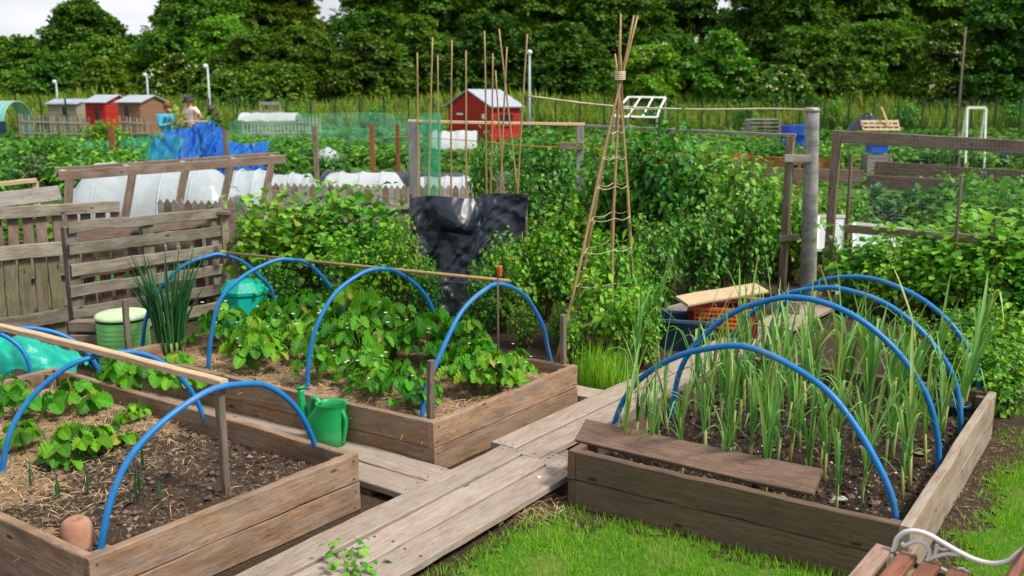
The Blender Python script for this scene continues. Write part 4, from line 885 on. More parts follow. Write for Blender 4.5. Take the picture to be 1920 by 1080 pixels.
# birdhouse-like square post by the pallet's right end
def box_post(x, yb, yt, w, mat, label, d=None, z0=0., cap=0.):
    p = at(x, yb, 0); t = dp(x, yt, p[1])
    o = thing('timber_post', tuple(p), label, 'post'); board('shaft', p + UP * (-.05), p * [1, 1, 0] + UP * (t[2] - (.02 if cap else 0)), w, w, up=UA, mat=mat, parent=o)
    if cap: board('cap', p * [1, 1, 0] + UP * (t[2] - .018) - V3(cap, 0, 0), p * [1, 1, 0] + UP * (t[2] - .018) + V3(cap, 0, 0), cap * 2, .03, mat=mat, parent=o, seg=3)
    return o
box_post(428, 590, 395, .085, 'brownold', 'square brown post with a flat cap at the end of the tall pallet', cap=.075)
for x, lab in ((414, 'pale pointed picket beside the capped post'), (433, 'brown pointed picket beside the capped post')):
    p = dp(x, 395, 8.0); b = MB(); b.prism([p + V3(-.03, 0, -.3), p + V3(.03, 0, -.3), p + V3(.03, 0, .06), p + V3(0, 0, .12), p + V3(-.03, 0, .06)], V3(0, .02, 0)); b.beam(p * [1, 1, 0], p - UP * .3 + V3(0, .01, 0), .05, .019); b.build('fence_picket', 'grey' if x < 420 else 'brownold', origin=(p[0], p[1], 0), label=lab, cat='picket')
# water butts and covers
p = at(237, 690, 0); h = dp(237, 585, p[1])[2]; b = MB(); pr = [(.17, 0), (.175, .01)]
for k in range(9): z = .03 + k * (h - .1) / 9; pr += [(.176 + .0, z), (.180, z + .012), (.176, z + .024)]
pr += [(.182, h - .05), (.187, h - .035), (.187, h - .02), (.17, h - .004), (.05, h), (.0005, h)]
o = thing('water_butt', (p[0], p[1], 0), 'pale green ribbed plastic water butt behind a thin grey stake', 'water butt'); b.lathe([q for q in pr if q[1] < h - .04], (p[0], p[1], 0), 32, sx=.95, cap=False); b.build('body', 'paleg', o)
b = MB(); b.lathe([(.1, h - .055)] + [q for q in pr if q[1] > h - .04], (p[0], p[1], 0), 32, sx=.95); 
b.build('lid', plain('pale_lid', (.50, .66, .38), .5, .3, dirt=(.4, .4, .25), dirtk=.5), o)
p = at(462, 610, 0); z = dp(462, 522, p[1])[2]
o = thing('compost_bin', (p[0], p[1], 0), 'teal green compost bin behind the strawberry bed hoops', 'compost bin'); b = MB(); b.lathe([(.2, 0), (.2, .03), (.185, z - .12), (.19, z - .11)], (p[0], p[1], 0), 8, sm=False); b.build('body', 'teal', o); b = MB(); b.lathe([(.2, z - .115), (.2, z - .09), (.14, z - .02), (.06, z), (.0005, z)], (p[0], p[1], 0), 8, sm=False); b.build('lid', 'teal', o)
# teal bag lying behind the left bed
p = at(45, 705, .1); b = MB(); Pg = []
for i in range(50):
    row = []; u = i / 49
    for k in range(50):
        v = k / 49; a = math.pi * v; w = .17 * (math.sin(math.pi * min(.97, max(.03, u))) ** .35) * (1 + .10 * math.sin(9 * u + 4 * v) + .07 * math.sin(17 * u - 6 * v)); row.append(p * [1, 1, 0] + V3(1, -.25, 0) * (u - .55) * .95 + V3(.25, 1, 0) * math.cos(a) * w + UP * (.16 + 1.35 * w * math.sin(a) * (1.0 - .45 * u) + .05 * fbm(u * 7, v * 5, 1.2, 4)))
    Pg.append(row)
b.grid(Pg); b.build('plastic_bag', 'teal', origin=(p[0], p[1], .1), label='crumpled teal plastic bag lying behind the left bed hoops', cat='plastic bag')
p = at(165, 680, 0); o = thing('brick_stack', (p[0], p[1], 0), 'short stack of old brown timber offcuts beside the pale green water butt', 'offcut'); 
for j in range(3): board('offcut', p + V3(-.1, .02 * j, .08 + .09 * j), p + V3(.14, .015, .085 + .09 * j), .12, .07, mat='brownold', parent=o, seg=3)
o.name = 'timber_offcuts'

# ------------------------------------------------------------------ timber frame, low tunnels and picket fence behind the pallets
def lean_frame():
    d0 = 10.5; A, B = dp(110, 330, d0 - .1), dp(535, 298, d0 + .9); A2, B2 = dp(103, 322, d0 + .25), dp(520, 292, d0 + 1.3)
    o = thing('lean_to_rack', (A[0], A[1], 0), 'leaning brown timber frame of two rails on slanted legs over the white tunnels', 'frame'); off = np.array([0, 0, -.03])
    board('rail', A, B, .05, .10, mat='brownold', parent=o, seg=14); board('rail', A2, B2, .05, .09, mat='brownold', parent=o, seg=14)
    for f in (.03, .30, .55, .78, .97): board('cross_piece', A + (B - A) * f + UP * .0 - V3(0, .0, 0) + V3(0, .03, 0), A2 + (B2 - A2) * f - V3(0, .03, 0), .06, .05, mat='grey', parent=o, seg=3)
    for x, y, x2, y2 in ((128, 335, 122, 470), (240, 330, 222, 470), (338, 320, 318, 470), (425, 312, 402, 460), (507, 305, 482, 440)):
        f = (x - 110) / 425; a = A + (B - A) * f - UP * .04; e = dp(x2, y2, d0 + f - .3); e[2] = max(e[2], -.05); board('leg', a, e, .075, .06, up=V3(0, 1, 0), mat='brownold', parent=o)
lean_frame()
def tunnel(px0, px1, ytop, d, r, label, mat='film', L=2.4, ang=0., hoops=4):
    a = dp(px0, ytop, d); c = dp(px1, ytop, d); x = nrm((c - a) * [1, 1, 0]); L = np.linalg.norm(c - a); zt = a[2]; y = np.cross(UP, x); o = thing('low_tunnel', (a[0], a[1], 0), label, 'cloche tunnel', 'white low tunnels')
    G = []
    for i in range(34):
        u = i / 33; row = []
        for k in range(17):
            t = math.pi * k / 16; s = 1 - .025 * abs(math.sin(u * hoops * math.pi)) + .006 * math.sin(u * 23 + k) + .02 * fbm(u * 4, k * .3, 1.3, 3); e = min(1, 6 * min(u, 1 - u) + .35); row.append(a * [1, 1, 0] + x * L * u - y * math.cos(t) * r * s + UP * zt * math.sin(t) ** .8 * s * (e ** .5))
        G.append(row)
    b = MB(); b.grid(G); b.build('cover', mat, o)
    for j in range(hoops + 1):
        b = MB(); u = .03 + .94 * j / hoops; b.tube([a * [1, 1, 0] + x * L * u - y * math.cos(t) * (r + .004) + UP * (zt * max(0, math.sin(t)) ** .8 * (min(1, 6 * min(u, 1 - u) + .35) ** .5) + .004) for t in np.linspace(0, math.pi, 17)], .009, 6); b.build('hoop', 'board', o)
tunnel(140, 440, 316, 13.2, .62, 'long white film tunnel behind the leaning timber frame', hoops=5)
tunnel(418, 520, 318, 14.2, .6, 'short white film tunnel behind the frame\'s right legs', hoops=3)
tunnel(505, 592, 324, 12.6, .5, 'domed white film tunnel next to the frame\'s right end', hoops=2)
tunnel(165, 300, 304, 17.5, .55, 'white tunnel farther back just above the timber frame', 'fleece', hoops=3)
tunnel(600, 760, 322, 14.6, .6, 'white fleece tunnel behind the picket fence', 'fleece', hoops=4)
tunnel(770, 905, 330, 14.8, .5, 'white fleece tunnel behind the bamboo canes', 'fleece', hoops=4)
a, c = dp(-30, 378, 9.6), dp(112, 362, 10.2); board('white_edging', a, c, .16, .03, up=V3(0, -1, .2), mat='grey', label='pale board edging lying at the left behind the pallets', cat='board')
a, c = dp(-20, 348, 11.), dp(68, 338, 11.3); board('timber_edging', a, c, .09, .05, mat='lath', label='yellowish timber rail with a short post at the far left', cat='rail')
p = dp(66, 340, 11.3); board('timber_stub', p * [1, 1, 0], p, .06, .05, up=V3(0, 1, 0), mat='lath', label='short yellowish post under the timber rail at the far left', cat='post')
def picket_fence(x0, x1, ytop, d0, d1, n, label, mats=('grey', 'brownold')):
    A, B = dp(x0, ytop, d0), dp(x1, ytop + 6, d1); o = thing('picket_fence', (A[0], A[1], 0), label, 'picket fence'); x = nrm((B - A) * [1, 1, 0]); yv = np.array([-x[1], x[0], 0])
    for i in range(n):
        p = A + (B - A) * i / (n - 1); b = MB(); w = .038; h = p[2]; q = p * [1, 1, 0]
        b.prism([q - x * w, q + x * w, q + x * w + UP * (h - .05), q + UP * h, q - x * w + UP * (h - .05)], yv * .018); b.build('picket', mats[i % 3 == 1], o)
    for z in (.25, .72): board('rail', A * [1, 1, 0] + UP * A[2] * z + yv * -.02, B * [1, 1, 0] + UP * B[2] * z + yv * -.02, .06, .03, up=yv, mat='grey', parent=o)
picket_fence(300, 470, 372, 10.6, 10.4, 14, 'low picket fence behind the pallet and the timber frame')
picket_fence(505, 790, 342, 10.6, 10.9, 26, 'weathered picket fence behind the big currant bushes')
picket_fence(800, 960, 345, 11.2, 11.6, 13, 'picket fence section behind the bamboo canes')
box_post(568, 420, 345, .12, 'brownold', 'short square brown post sticking up among the currant bushes')

# ------------------------------------------------------------------ black sheet
d = 8.0; o_pts = []
top = [(768, 372), (800, 367), (840, 368), (880, 372), (905, 364), (940, 362), (985, 364)]
b = MB(); G = []
tx = spline([dp(x, y, d) for x, y in top], 16); nU = len(tx); NV = 110
for k in range(NV):
    v = k / (NV - 1); row = []
    for i in range(nU):
        u = i / (nU - 1); p = tx[i].copy(); z0 = p[2]
        p[2] = z0 * (1 - v) + .02 * v
        cr = .05 * fbm(u * 2.2, v * 2.6, 1.6, 4) + .05 * (1 - abs(fbm(u * 2 + v * 1.5, v * 1.2, 1.9, 2)) * 2.2) ** 3 * .5
        flap = math.exp(-((u - .40) / .17) ** 2) * max(0, math.sin(math.pi * min(1, v / .30)))
        rg = sum((1 - abs(fbm(u * f + 1.7 * q, v * f * .8 + .6 * u * f, 1., 2)) * 2.4) * a for q, (f, a) in enumerate(((2.2, .035), (5., .016), (11., .007))))
        p[1] += .4 * cr - rg - .13 * flap + .10 * math.sin(u * 7 + .8) * v * (1 - v) - .25 * v ** 2
        p[2] -= .06 * flap
        cut = max(0, min(1, (v - .28) / .2)); p[0] += (1 - u) * .08 * cut - u * .03 * cut + .03 * math.sin(v * 6 + u * 2)
        row.append(p)
    G.append(row)
b.grid(G); so = b.build('plastic_sheet', 'black', origin=tuple(dp(880, 590, d) * [1, 1, 0]), label='crumpled black plastic sheet hung upright between the currant bushes', cat='plastic sheet')
for x, lab in ((772, 'stake at the left edge of the black sheet'), (985, 'stake at the right edge of the black sheet')):
    p = dp(x, 363, d + .06); board('sheet_stake', p * [1, 1, 0], p, .035, .03, up=UA, mat='stake', label=lab, cat='stake')

# ------------------------------------------------------------------ posts, wires, canes
p = dp(775, 228, 9.6); board('timber_post', p * [1, 1, 0], p, .105, .1, up=V3(0, 1, 0), mat='post', label='stout grey post left of the bamboo canes carrying a pale top bar', cat='post')
q = dp(1088, 236, 9.9); o = thing('timber_post', tuple(q * [1, 1, 0]), 'grey post with a short crosspiece behind the canes', 'post'); board('shaft', q * [1, 1, 0], q, .075, .07, up=V3(0, 1, 0), mat='post', parent=o); e = dp(1075, 274, 9.85); board('crosspiece', e - V3(.14, 0, 0), e + V3(.10, 0, 0), .075, .03, up=V3(0, -1, 0), mat='brownold', parent=o, seg=4)
board('top_bar', dp(765, 227, 9.6), dp(1096, 233, 9.9), .05, .03, mat='lath', label='pale bar resting on two grey posts behind the canes', cat='bar')
board('top_bar', dp(1100, 236, 9.95), dp(1492, 254, 9.0), .04, .03, mat='grey', label='thin grey bar running to the crosspieced post on the right', cat='bar')
p = at(1515, 560, 0); t_ = dp(1523, 204, p[1]); o = thing('timber_post', tuple(p), 'tall round silver grey post beside the far end of the leek bed', 'post')
b = MB(); c = spline([p - UP * .1, (p + t_) / 2, t_], 6); b.tube(c, np.linspace(.075, .062, len(c)), 20); b.build('shaft', 'post', o); b = MB(); b.lathe([(.066, -.03), (.068, .0), (.05, .012), (.0005, .014)], tuple(t_), 16); b.build('cap', 'wire', o)
POST = p.copy(); PTOP = t_.copy()
p = at(1465, 560, 0); o = thing('timber_post', tuple(p), 'slender brown post with two short crosspieces left of the silver grey post', 'post'); t_ = dp(1483, 256, p[1]); board('shaft', p, t_, .065, .055, up=UA, mat='brownold', parent=o)
e = dp(1492, 297, p[1] - .06); board('crosspiece', e - V3(.10, 0, 0), e + V3(.14, .0, 0), .07, .03, up=V3(0, -1, 0), mat='grey', parent=o, seg=4); e = dp(1478, 449, p[1] - .06); board('crosspiece', e - V3(.09, 0, 0), e + V3(.10, .02, .02), .06, .03, up=V3(0, -1, 0), mat='old', parent=o, seg=4)
# fence on the right with rails and wire netting
F0 = at(1548, 570, 0); FD = nrm(V3(.81, -.587, 0)); o = thing('wire_fence', tuple(F0), 'brown railed fence covered with fine wire netting right of the grey posts', 'fence')
ft = onp(1570, 250, F0, FD); board('post', F0, ft, .07, .06, up=np.cross(FD, UP), mat='brownold', parent=o)
r0, r1 = onp(1562, 253, F0, FD), onp(1990, 279, F0, FD); board('rail', r0 - UP * .01, r1 - UP * .01, .105, .04, up=np.cross(FD, UP), mat='redbrown' if 0 else 'brownold', parent=o, seg=16)
r2, r3 = onp(1585, 428, F0, FD), onp(1990, 462, F0, FD); board('rail', r2, r3, .05, .07, up=UP, mat='brownold', parent=o, seg=16)
p = onp(1597, 560, F0 + V3(0, .3, 0), FD)
b = MB(); nrmF = np.cross(FD, UP); nrmF = nrmF if nrmF[1] < 0 else -nrmF
x0 = onp(1570, 300, F0, FD); x1 = onp(1990, 300, F0, FD); L = np.linalg.norm((x1 - x0)[:2]); bz = x0 * [1, 1, 0] + nrmF * .028; zt = r0[2] + .03
def zlim(u): return r0[2] + (r1[2] - r0[2]) * u + .045
for s in np.arange(0, L, .028): b.tube([bz + FD * s + UP * .4, bz + FD * s + UP * zlim(s / L)], .0007, 3, cap=False)
for z in np.arange(.4, zlim(1), .028): b.tube([bz + UP * z, bz + FD * L + UP * z], .0007, 3, cap=False)
b.build('wire_netting', 'wire', o)
for x, y0, y1, rr, lab in ((1597, 290, 560, .017, 'dark rusty iron stake behind the netting fence'), (1803, 330, 600, .011, 'thin rusty rod rising through the pea plants')):
    q = onp(x, y0, F0 + V3(0, .12 if x < 1700 else -.25, 0), FD); b = MB(); q2 = q.copy(); q2[2] = 0; b.tube([q2, (q + q2) / 2, q], rr, 8); b.build('iron_stake', 'rod', origin=tuple(q2), label=lab, cat='stake')
def wire(pts, r, mat, label, cat='wire', name='fence_wire', k=6):
    b = MB(); b.tube(spline(pts, k), r, 6); return b.build(name, mat, origin=tuple(pts[0]), label=label, cat=cat)
wire([dp(990, 180, 10.5), dp(1140, 198, 10.2), dp(1300, 205, 9.8), dp(1440, 204, 9.3), PTOP + V3(0, -.07, -.01)], .009, 'twine', 'pale rope running from the canes to the top of the silver grey post', 'rope', 'support_rope')
wire([dp(740, 256, 9.7), dp(860, 262, 9.8), dp(1000, 274, 9.8), dp(1088, 277, 9.85), dp(1280, 289, 9.6), dp(1488, 296, 8.95)], .004, 'otwine', 'orange string stretched between the posts through the fruit bushes', 'string', 'garden_string')
canes = [(782, 98, 780, 420, 'leftmost thin bamboo cane beside the stout grey post'), (813, 70, 799, 400, 'bamboo cane leaning right above the green mesh guard'), (823, 103, 825, 400, 'short thin cane right of the green mesh guard'), (848, 75, 848, 400, 'straight tall cane in front of the red shed\'s left wall'), (872, 95, 877, 400, 'cane standing in front of the red shed\'s gable'),
         (906, 58, 913, 400, 'tall cane crossing the red shed\'s roof edge'), (923, 100, 917, 400, 'thin cane close to the right of the tall roof edge cane'), (937, 54, 972, 400, 'cane leaning left over the red shed roof'), (953, 88, 936, 400, 'cane leaning right and crossing over the roof'), (990, 64, 970, 400, 'rightmost tall cane next to the pale lamp post'), (928, 132, 950, 400, 'short thin cane with its tip below the shed ridge'), (938, 58, 940, 130, '')]
for i, (x0, y0, x1, y1, lab) in enumerate(canes[:11]):
    dd = 9.0 + .12 * (i % 4); a, e = dp(x0, y0, dd + .1), dp(x1, y1, dd); g0 = e + (e - a) * (e[2] / max(.1, (a[2] - e[2]))); b = MB(); nseg = 14; c = np.array([g0 + (a - g0) * s + V3(.012 * math.sin(s * 3 + i), 0, 0) for s in np.linspace(0, 1, nseg)]); b.tube(c, np.linspace(.0105, .0075, nseg) * np.where(np.arange(nseg) % 2, 1., 1.08), 7)
    b.build('bamboo_cane', 'cane', origin=tuple(g0), label=lab, cat='cane', group='bamboo canes behind the black sheet')
# green mesh guard round a young tree
p = dp(812, 380, 9.3); b = MB(); b.lathe([(.085, dp(812, 395, 9.3)[2]), (.08, .9), (.085, 1.2), (.09, dp(812, 212, 9.3)[2] - .12), (.09, dp(812, 212, 9.3)[2])], (p[0], p[1], 0), 20, cap=False); b.build('mesh_guard', sheet('green_mesh', (.02, .42, .22), .62, .6), origin=(p[0], p[1], 0), label='green mesh tube guard among the bamboo canes', cat='tree guard')
# wigwam
def wigwam():
    apex = dp(1163, 140, 6.75); c = apex * [1, 1, 0]; o = thing('cane_wigwam', tuple(c), 'tall wigwam of bamboo canes tied at the top with twine rings', 'wigwam'); feet = [at(1040, 690, 0), at(1052, 684, 0) + V3(.06, .25, 0), at(1142, 672, 0) + V3(0, -.1, 0), at(1200, 660, 0), at(1150, 640, 0) + V3(-.02, .35, 0), at(1185, 640, 0) + V3(.05, .3, 0)]
    tips = [dp(1155, 28, 6.8), dp(1167, 27, 6.7), dp(1163, 24, 6.75), dp(1158, 100, 6.7), dp(1165, 60, 6.8), dp(1170, 105, 6.8)]
    for i, f in enumerate(feet):
        b = MB(); s = np.linspace(0, 1, 16); mid = apex + V3(.02 * math.cos(i * 1.05), .02 * math.sin(i * 1.05), 0); L1 = np.linalg.norm(mid - f); dr = (mid - f) / L1; tipz = tips[i][2]; Lt = (tipz - f[2]) / dr[2]
        P = np.array([f + dr * Lt * t + V3(.008 * math.sin(7 * t + i), 0, 0) for t in s]); b.tube(P, np.linspace(.0115, .007, 16) * np.where(np.arange(16) % 2, 1., 1.1), 8); b.build('cane', 'cane', o)
    def ring(z, r=.0022):
        pts = []
        for f in (feet[0], feet[2], feet[3], feet[5], feet[4], feet[1], feet[0]): t = z / apex[2]; pts.append(f + (apex - f) * t)
        b = MB(); 
        for i in range(6): 
            m_ = (pts[i] + pts[i + 1]) / 2 - UP * .02; b.tube(spline([pts[i], m_, pts[i + 1]], 4), r, 5)
        b.build('twine_ring', 'twine', o)
    for z in (.3, .55, .78, 1.0, 1.22, 1.42, 1.6): ring(z)
    b = MB()
    for k in range(5): b.tube([apex + V3(math.cos(a) * .034, math.sin(a) * .034, -.03 + .012 * k + .004 * math.sin(a)) for a in np.linspace(0, 6.4, 14)], .005, 5)
    b.build('binding', 'twine', o)
wigwam()
# white panels behind the posts
for i, (pts, lab) in enumerate((([(1533, 405), (1588, 406), (1582, 470), (1530, 468)], 'white panel standing between the silver grey post and the fence'), ([(1600, 418), (1700, 430), (1676, 488), (1600, 482)], 'white panel leaning behind the lower fence rail'))):
    P = [dp(x, y, 9.35 - .2 * (y > 440)) for x, y in pts]; b = MB(); b.prism(P, V3(0, .03, 0)); 
    e = MB(); o = thing('leaning_board', tuple(P[3] * [1, 1, 0]), lab, 'panel'); b.build('sheet', 'board', o)
    for k in range(4): e.beam(P[k] + V3(0, -.012, 0), P[(k + 1) % 4] + V3(0, -.012, 0), .03, .02, up=V3(0, 1, 0))
    for k in (0, 1): e.beam(P[3 - k] + V3(0, .015, .0), P[3 - k] * [1, 1, 0] + V3(0, .015, 0), .03, .03, up=V3(0, 1, 0))
    e.build('frame', 'white', o)

# crates and basket by the wigwam
p = at(1280, 650, 0); o = thing('plastic_crate', tuple(p), 'dark blue plastic crate between wigwam and walkway', 'crate'); x, y = V3(.95, -.3, 0), V3(.3, .95, 0); x, y = nrm(x), nrm(y); w, dd, h, T = .42, .3, .22, .012
b = MB(); b.box(p + UP * .01, (w, dd, .02), (x, y, UP)); b.box(p + y * -dd / 2 + UP * h / 2, (w, T, h), (x, y, UP)); b.box(p + y * dd / 2 + UP * h / 2, (w, T, h), (x, y, UP)); b.box(p + x * -w / 2 + UP * h / 2, (T, dd - T, h), (x, y, UP)); b.box(p + x * w / 2 + UP * h / 2, (T, dd - T, h), (x, y, UP)); b.build('body', 'darkblue', o)
b = MB()
for s in (-1, 1): b.box(p + y * s * (dd / 2 + .008) + UP * (h + .006), (w + .04, .025, .022), (x, y, UP)); b.box(p + x * s * (w / 2 + .008) + UP * (h + .006), (.025, dd - .012, .022), (x, y, UP))
b.build('rim', plain('blue_grey_rim', (.05, .1, .17), .4, .4), o)
p = at(1352, 640, 0); zt = dp(1352, 560, p[1])[2]; o = thing('garden_basket', tuple(p), 'maroon tub with orange lattice side under a slanting plank', 'basket'); b = MB(); x = nrm(V3(.93, -.2, 0)); y = np.array([-x[1], x[0], 0]); w, dd = .50, .36
for s in (-1, 1): b.box(p + y * s * dd / 2 + UP * zt * .4, (w, .02, zt * .8), (x, y, UP)); b.box(p + x * s * w / 2 + UP * zt * .4, (.02, dd - .02, zt * .8), (x, y, UP))
b.build('body', 'maroon', o); b = MB()
for k in range(13): b.beam(p - y * (dd / 2 + .018) + x * (-.20 + .034 * k) + UP * zt * .45, p - y * (dd / 2 + .018) + x * (-.20 + .034 * k) + UP * zt * .88, .017, .006, up=y)
for k in range(5): b.beam(p - y * (dd / 2 + .026) - x * .21 + UP * zt * (.47 + .1 * k), p - y * (dd / 2 + .026) + x * .21 + UP * zt * (.47 + .1 * k), .007, .016, up=UP)
b.build('lattice', plain('orange_plastic', (.65, .12, .02), .45, .4), o); b = MB()
for s in (-1, 1): b.beam(p + y * s * (dd / 2 + .012) - x * w / 2 + UP * zt * .86, p + y * s * (dd / 2 + .012) + x * w / 2 + UP * zt * .86, .03, .025)
b.build('rim', plain('pink_rim', (.5, .08, .1), .45, .4), o)
board('slanting_plank', dp(1278, 565, p[1] - .25) , dp(1428, 540, p[1] + .1), .16, .022, up=UP + V3(.05, -.25, 0), mat='lath', label='pale plank lying aslant across the maroon tub', cat='plank')
board('bed_edging', at(1315, 560, .12), at(1500, 580, .12), .12, .03, up=V3(0, -1, 0), mat='grey', label='grey edging board on the ground behind the maroon tub', cat='board')
board('bed_edging', at(1200, 600, .1), at(1330, 570, .1), .12, .03, up=V3(0, -1, 0), mat='grey', label='grey edging board half hidden under the fruit bushes', cat='board')
# a dark pot in the far corner of the leek bed
p = onbed(RG, .93, .10); b = MB(); b.lathe([(.06, -.05), (.065, 0), (.075, .05), (.082, .055), (.082, .07), (.07, .07), (.06, .0), (.0005, 0)], tuple(p), 20); b.build('plant_pot', 'darkblue', origin=tuple(p), label='dark blue pot sunk in the far right corner of the leek bed', cat='flowerpot')

# ------------------------------------------------------------------ bushes
CB = [make_bush('currant_bush', 10 + s, (.55, .5, .6)[s], (.45, .45, .5)[s], (1.0, .85, 1.1)[s], (1500, 1200, 1700)[s], .062, LOBED, 'bush', '', 'bush', 'currant bushes', nst=26) for s in range(3)]
RB = [make_bush('raspberry_bush', 30 + s, (.5, .55)[s], (.45, .5)[s], (1.5, 1.25)[s], (1900, 1700)[s], .082, BROAD, 'bushdk', '', 'bush', 'raspberry bushes', nst=26, shape='tall') for s in range(2)]
PB = [make_bush('pea_plant', 50 + s, (.26, .3)[s], (.24, .26)[s], (.85, .7)[s], (360, 380)[s], .062, ROUND, 'pea', '', 'pea plant', 'pea plants', nst=9, shape='tall', clump=.13) for s in range(2)]
VB = [make_bush('vegetable_plant', 70 + s, (.4, .45, .36)[s], (.38, .4, .36)[s], (.5, .42, .6)[s], (520, 480, 420)[s], .085, (LEAF3, ROUND, LEAF3)[s], ('crop', 'crop', 'bush')[s], '', 'vegetable plant', 'vegetable plants', nst=14) for s in range(3)]
used = set()
def put(proto, loc, label, sc=1., rz=None, group=None):
    if proto.name in used: o = dup(proto)
    else: used.add(proto.name); o = proto
    o.location = tuple(loc); o.rotation_euler = (0, 0, random.uniform(0, 6.28) if rz is None else rz); o.scale = (sc,) * 3 if np.isscalar(sc) else tuple(sc); o['label'] = label
    if group: o['group'] = group
    return o
def bpx(proto, px, top, yb, label, d=None, wk=1., **k):
    """stand a bush with its foot at pixel (px, yb) (or d metres away) and its top at pixel row top"""
    p = at(px, yb, 0) if d is None else dp(px, yb, d) * [1, 1, 0]
    h = dp(px, top, p[1])[2]; h0 = max(v.co.z for v in proto.children[0].data.vertices); s = h / h0
    return put(proto, p, label, (s * wk, s * wk, s), **k)
def crops(n, x0, x1, y0, y1, lab, grp, protos, smin, smax, ylim=0):
    for i in range(n):
        px = random.uniform(x0, x1); yb = y0 + (y1 - y0) * random.random() ** 1.4; q = at(px, yb, 0); pr = random.choice(protos); h0 = max(v.co.z for v in pr.children[0].data.vertices); s = random.uniform(smin, smax); hm = max(.22, CAM_H - (ylim - HORIZON + random.uniform(-4, 12)) * q[1] / FPX) if ylim else 9; put(pr, q, lab, (s, s, min(s, hm / h0)), group=grp)
cl = ['big leafy currant bush beside the tall pallet\'s capped post', 'currant bush in front of the picket fence, left of the black sheet', 'broad currant bush directly left of the black sheet', 'low currant bush behind the second strawberry hoop', 'currant bush below the short square post', 'low currant bush at the foot of the tall pallet']
for i, (px, top, d, wk) in enumerate(((500, 350, 8.3, 1.0), (640, 325, 8.6, 1.05), (735, 375, 7.75, .62), (640, 430, 7.7, .8), (565, 380, 8.9, .9), (480, 460, 7.7, .8))): bpx(CB[i % 3], px, top, 0, cl[i], d=d, wk=wk)
cl = ['currant bush in front of the black sheet\'s right half', 'currant bush between black sheet and wigwam', 'currant bush rising behind the wigwam\'s left canes', 'small currant bush behind the nearest strawberry hoop', 'bright currant bush at the right foot of the wigwam']
for i, (px, top, d, wk) in enumerate(((935, 425, 7.4, .55), (1020, 380, 7.8, .75), (1075, 360, 8.6, .8), (900, 500, 7.2, .5), (1215, 440, 7.2, .5))): bpx(CB[(i + 1) % 3], px, top, 0, cl[i], d=d, wk=wk)
rl = ['dark raspberry bush under the pale rope right of the wigwam', 'tall raspberry bush left of the crosspieced post', 'raspberry bush in front of the crosspieced post', 'raspberry bush directly behind the wigwam', 'raspberry bush beneath the top bar behind the canes', 'raspberry bush between the grey crosspiece post and the wigwam', 'raspberry bush at the back, left of the silver grey post', 'low raspberry bush above the slanting plank', 'raspberry bush beside the rightmost bamboo cane', 'raspberry bush low behind the dark blue crate', 'raspberry bush growing up the middle bamboo canes']
for i, (px, top, d, wk) in enumerate(((1255, 195, 8.6, .75), (1370, 265, 8.7, .75), (1425, 330, 8.1, .65), (1160, 250, 8.8, .6), (1020, 235, 10.6, .8), (1110, 300, 9.6, .8), (1330, 255, 10.2, .9), (1330, 370, 7.9, .7), (985, 300, 9.9, .6), (1250, 400, 7.6, .6), (905, 235, 10.6, .35))): bpx(RB[i % 2], px, top, 0, rl[i], d=d, wk=wk)
for px, top, d, wk, lab in ((1500, 330, 9.6, .7, 'leafy currant bush filling the gap behind the silver grey post'), (1560, 345, 10.6, .8, 'leafy currant bush behind the leaning fence post'), (1440, 300, 10.4, .8, 'currant bush behind the crosspieced post'), (1620, 350, 11.5, .8, 'currant bush behind the white leaning panel')): bpx(CB[1], px, top, 0, lab, d=d, wk=wk)
pl = ['pea plant climbing inside the wigwam', 'pea plant at the near canes of the wigwam', 'pea plant at the left foot of the wigwam', 'pea plant beside the wigwam\'s right cane', 'low pea plant by the dark blue crate', 'pea plant climbing high on the wigwam\'s middle cane', 'pea plant climbing the wigwam\'s right canes']
for i, (px, top, d, wk) in enumerate(((1130, 470, 6.6, .8), (1175, 500, 6.3, .7), (1085, 570, 6.3, .7), (1215, 520, 6.4, .7), (1240, 570, 6.3, .7), (1150, 420, 6.9, .55), (1190, 440, 6.8, .5))): bpx(PB[i % 2], px, top, 0, pl[i], d=d, wk=wk)
for px, top, d, wk, pr, lab in ((790, 480, 7.5, .42, CB[0], 'currant bush covering the lower left edge of the black sheet'), (985, 560, 6.9, .6, CB[1], 'low currant bush behind the nearest strawberry hoop\'s right leg'), (1100, 480, 6.75, .5, PB[0], 'pea plant climbing the wigwam\'s left canes'), (1160, 400, 6.75, .45, PB[1], 'pea plant reaching highest inside the wigwam'), (1060, 560, 6.9, .7, CB[2], 'low currant bush behind the left feet of the wigwam')): bpx(pr, px, top, 0, lab, d=d, wk=wk)
# pea rows on the right, along the netting
k = 0
for row, (off, top0, top1) in enumerate(((.35, 470, 545), (.15, 455, 520), (-.22, 430, 470), (-.6, 415, 440))):
    for j in range(8):
        s = .1 + j * .27 + .1 * (row % 2); p = F0 + FD * s - V3(0, 1, 0) * off * 1.0; px = 960 + FPX * p[0] / p[1]
        if px > 2050 or (row > 1 and px < 1720): continue
        h = (.62, .72, .8, .86)[row] * random.uniform(.85, 1.15); pr = PB[k % 2]; h0 = max(v.co.z for v in pr.children[0].data.vertices)
        put(pr, p * [1, 1, 0], ('pea plant in the front row right of the leek bed hoops', 'pea plant climbing the near face of the wire netting', 'pea plant just behind the wire netting', 'pea plant in the row behind the lower fence rail')[row], h / h0, group='pea plants along the netting'); k += 1
rl = ['raspberry bush at the right edge beyond the leek bed corner', 'dense low bush right of the farthest leek hoop', 'low leafy bush behind the far corner of the leek bed', 'leafy bush at the right edge above the lawn']
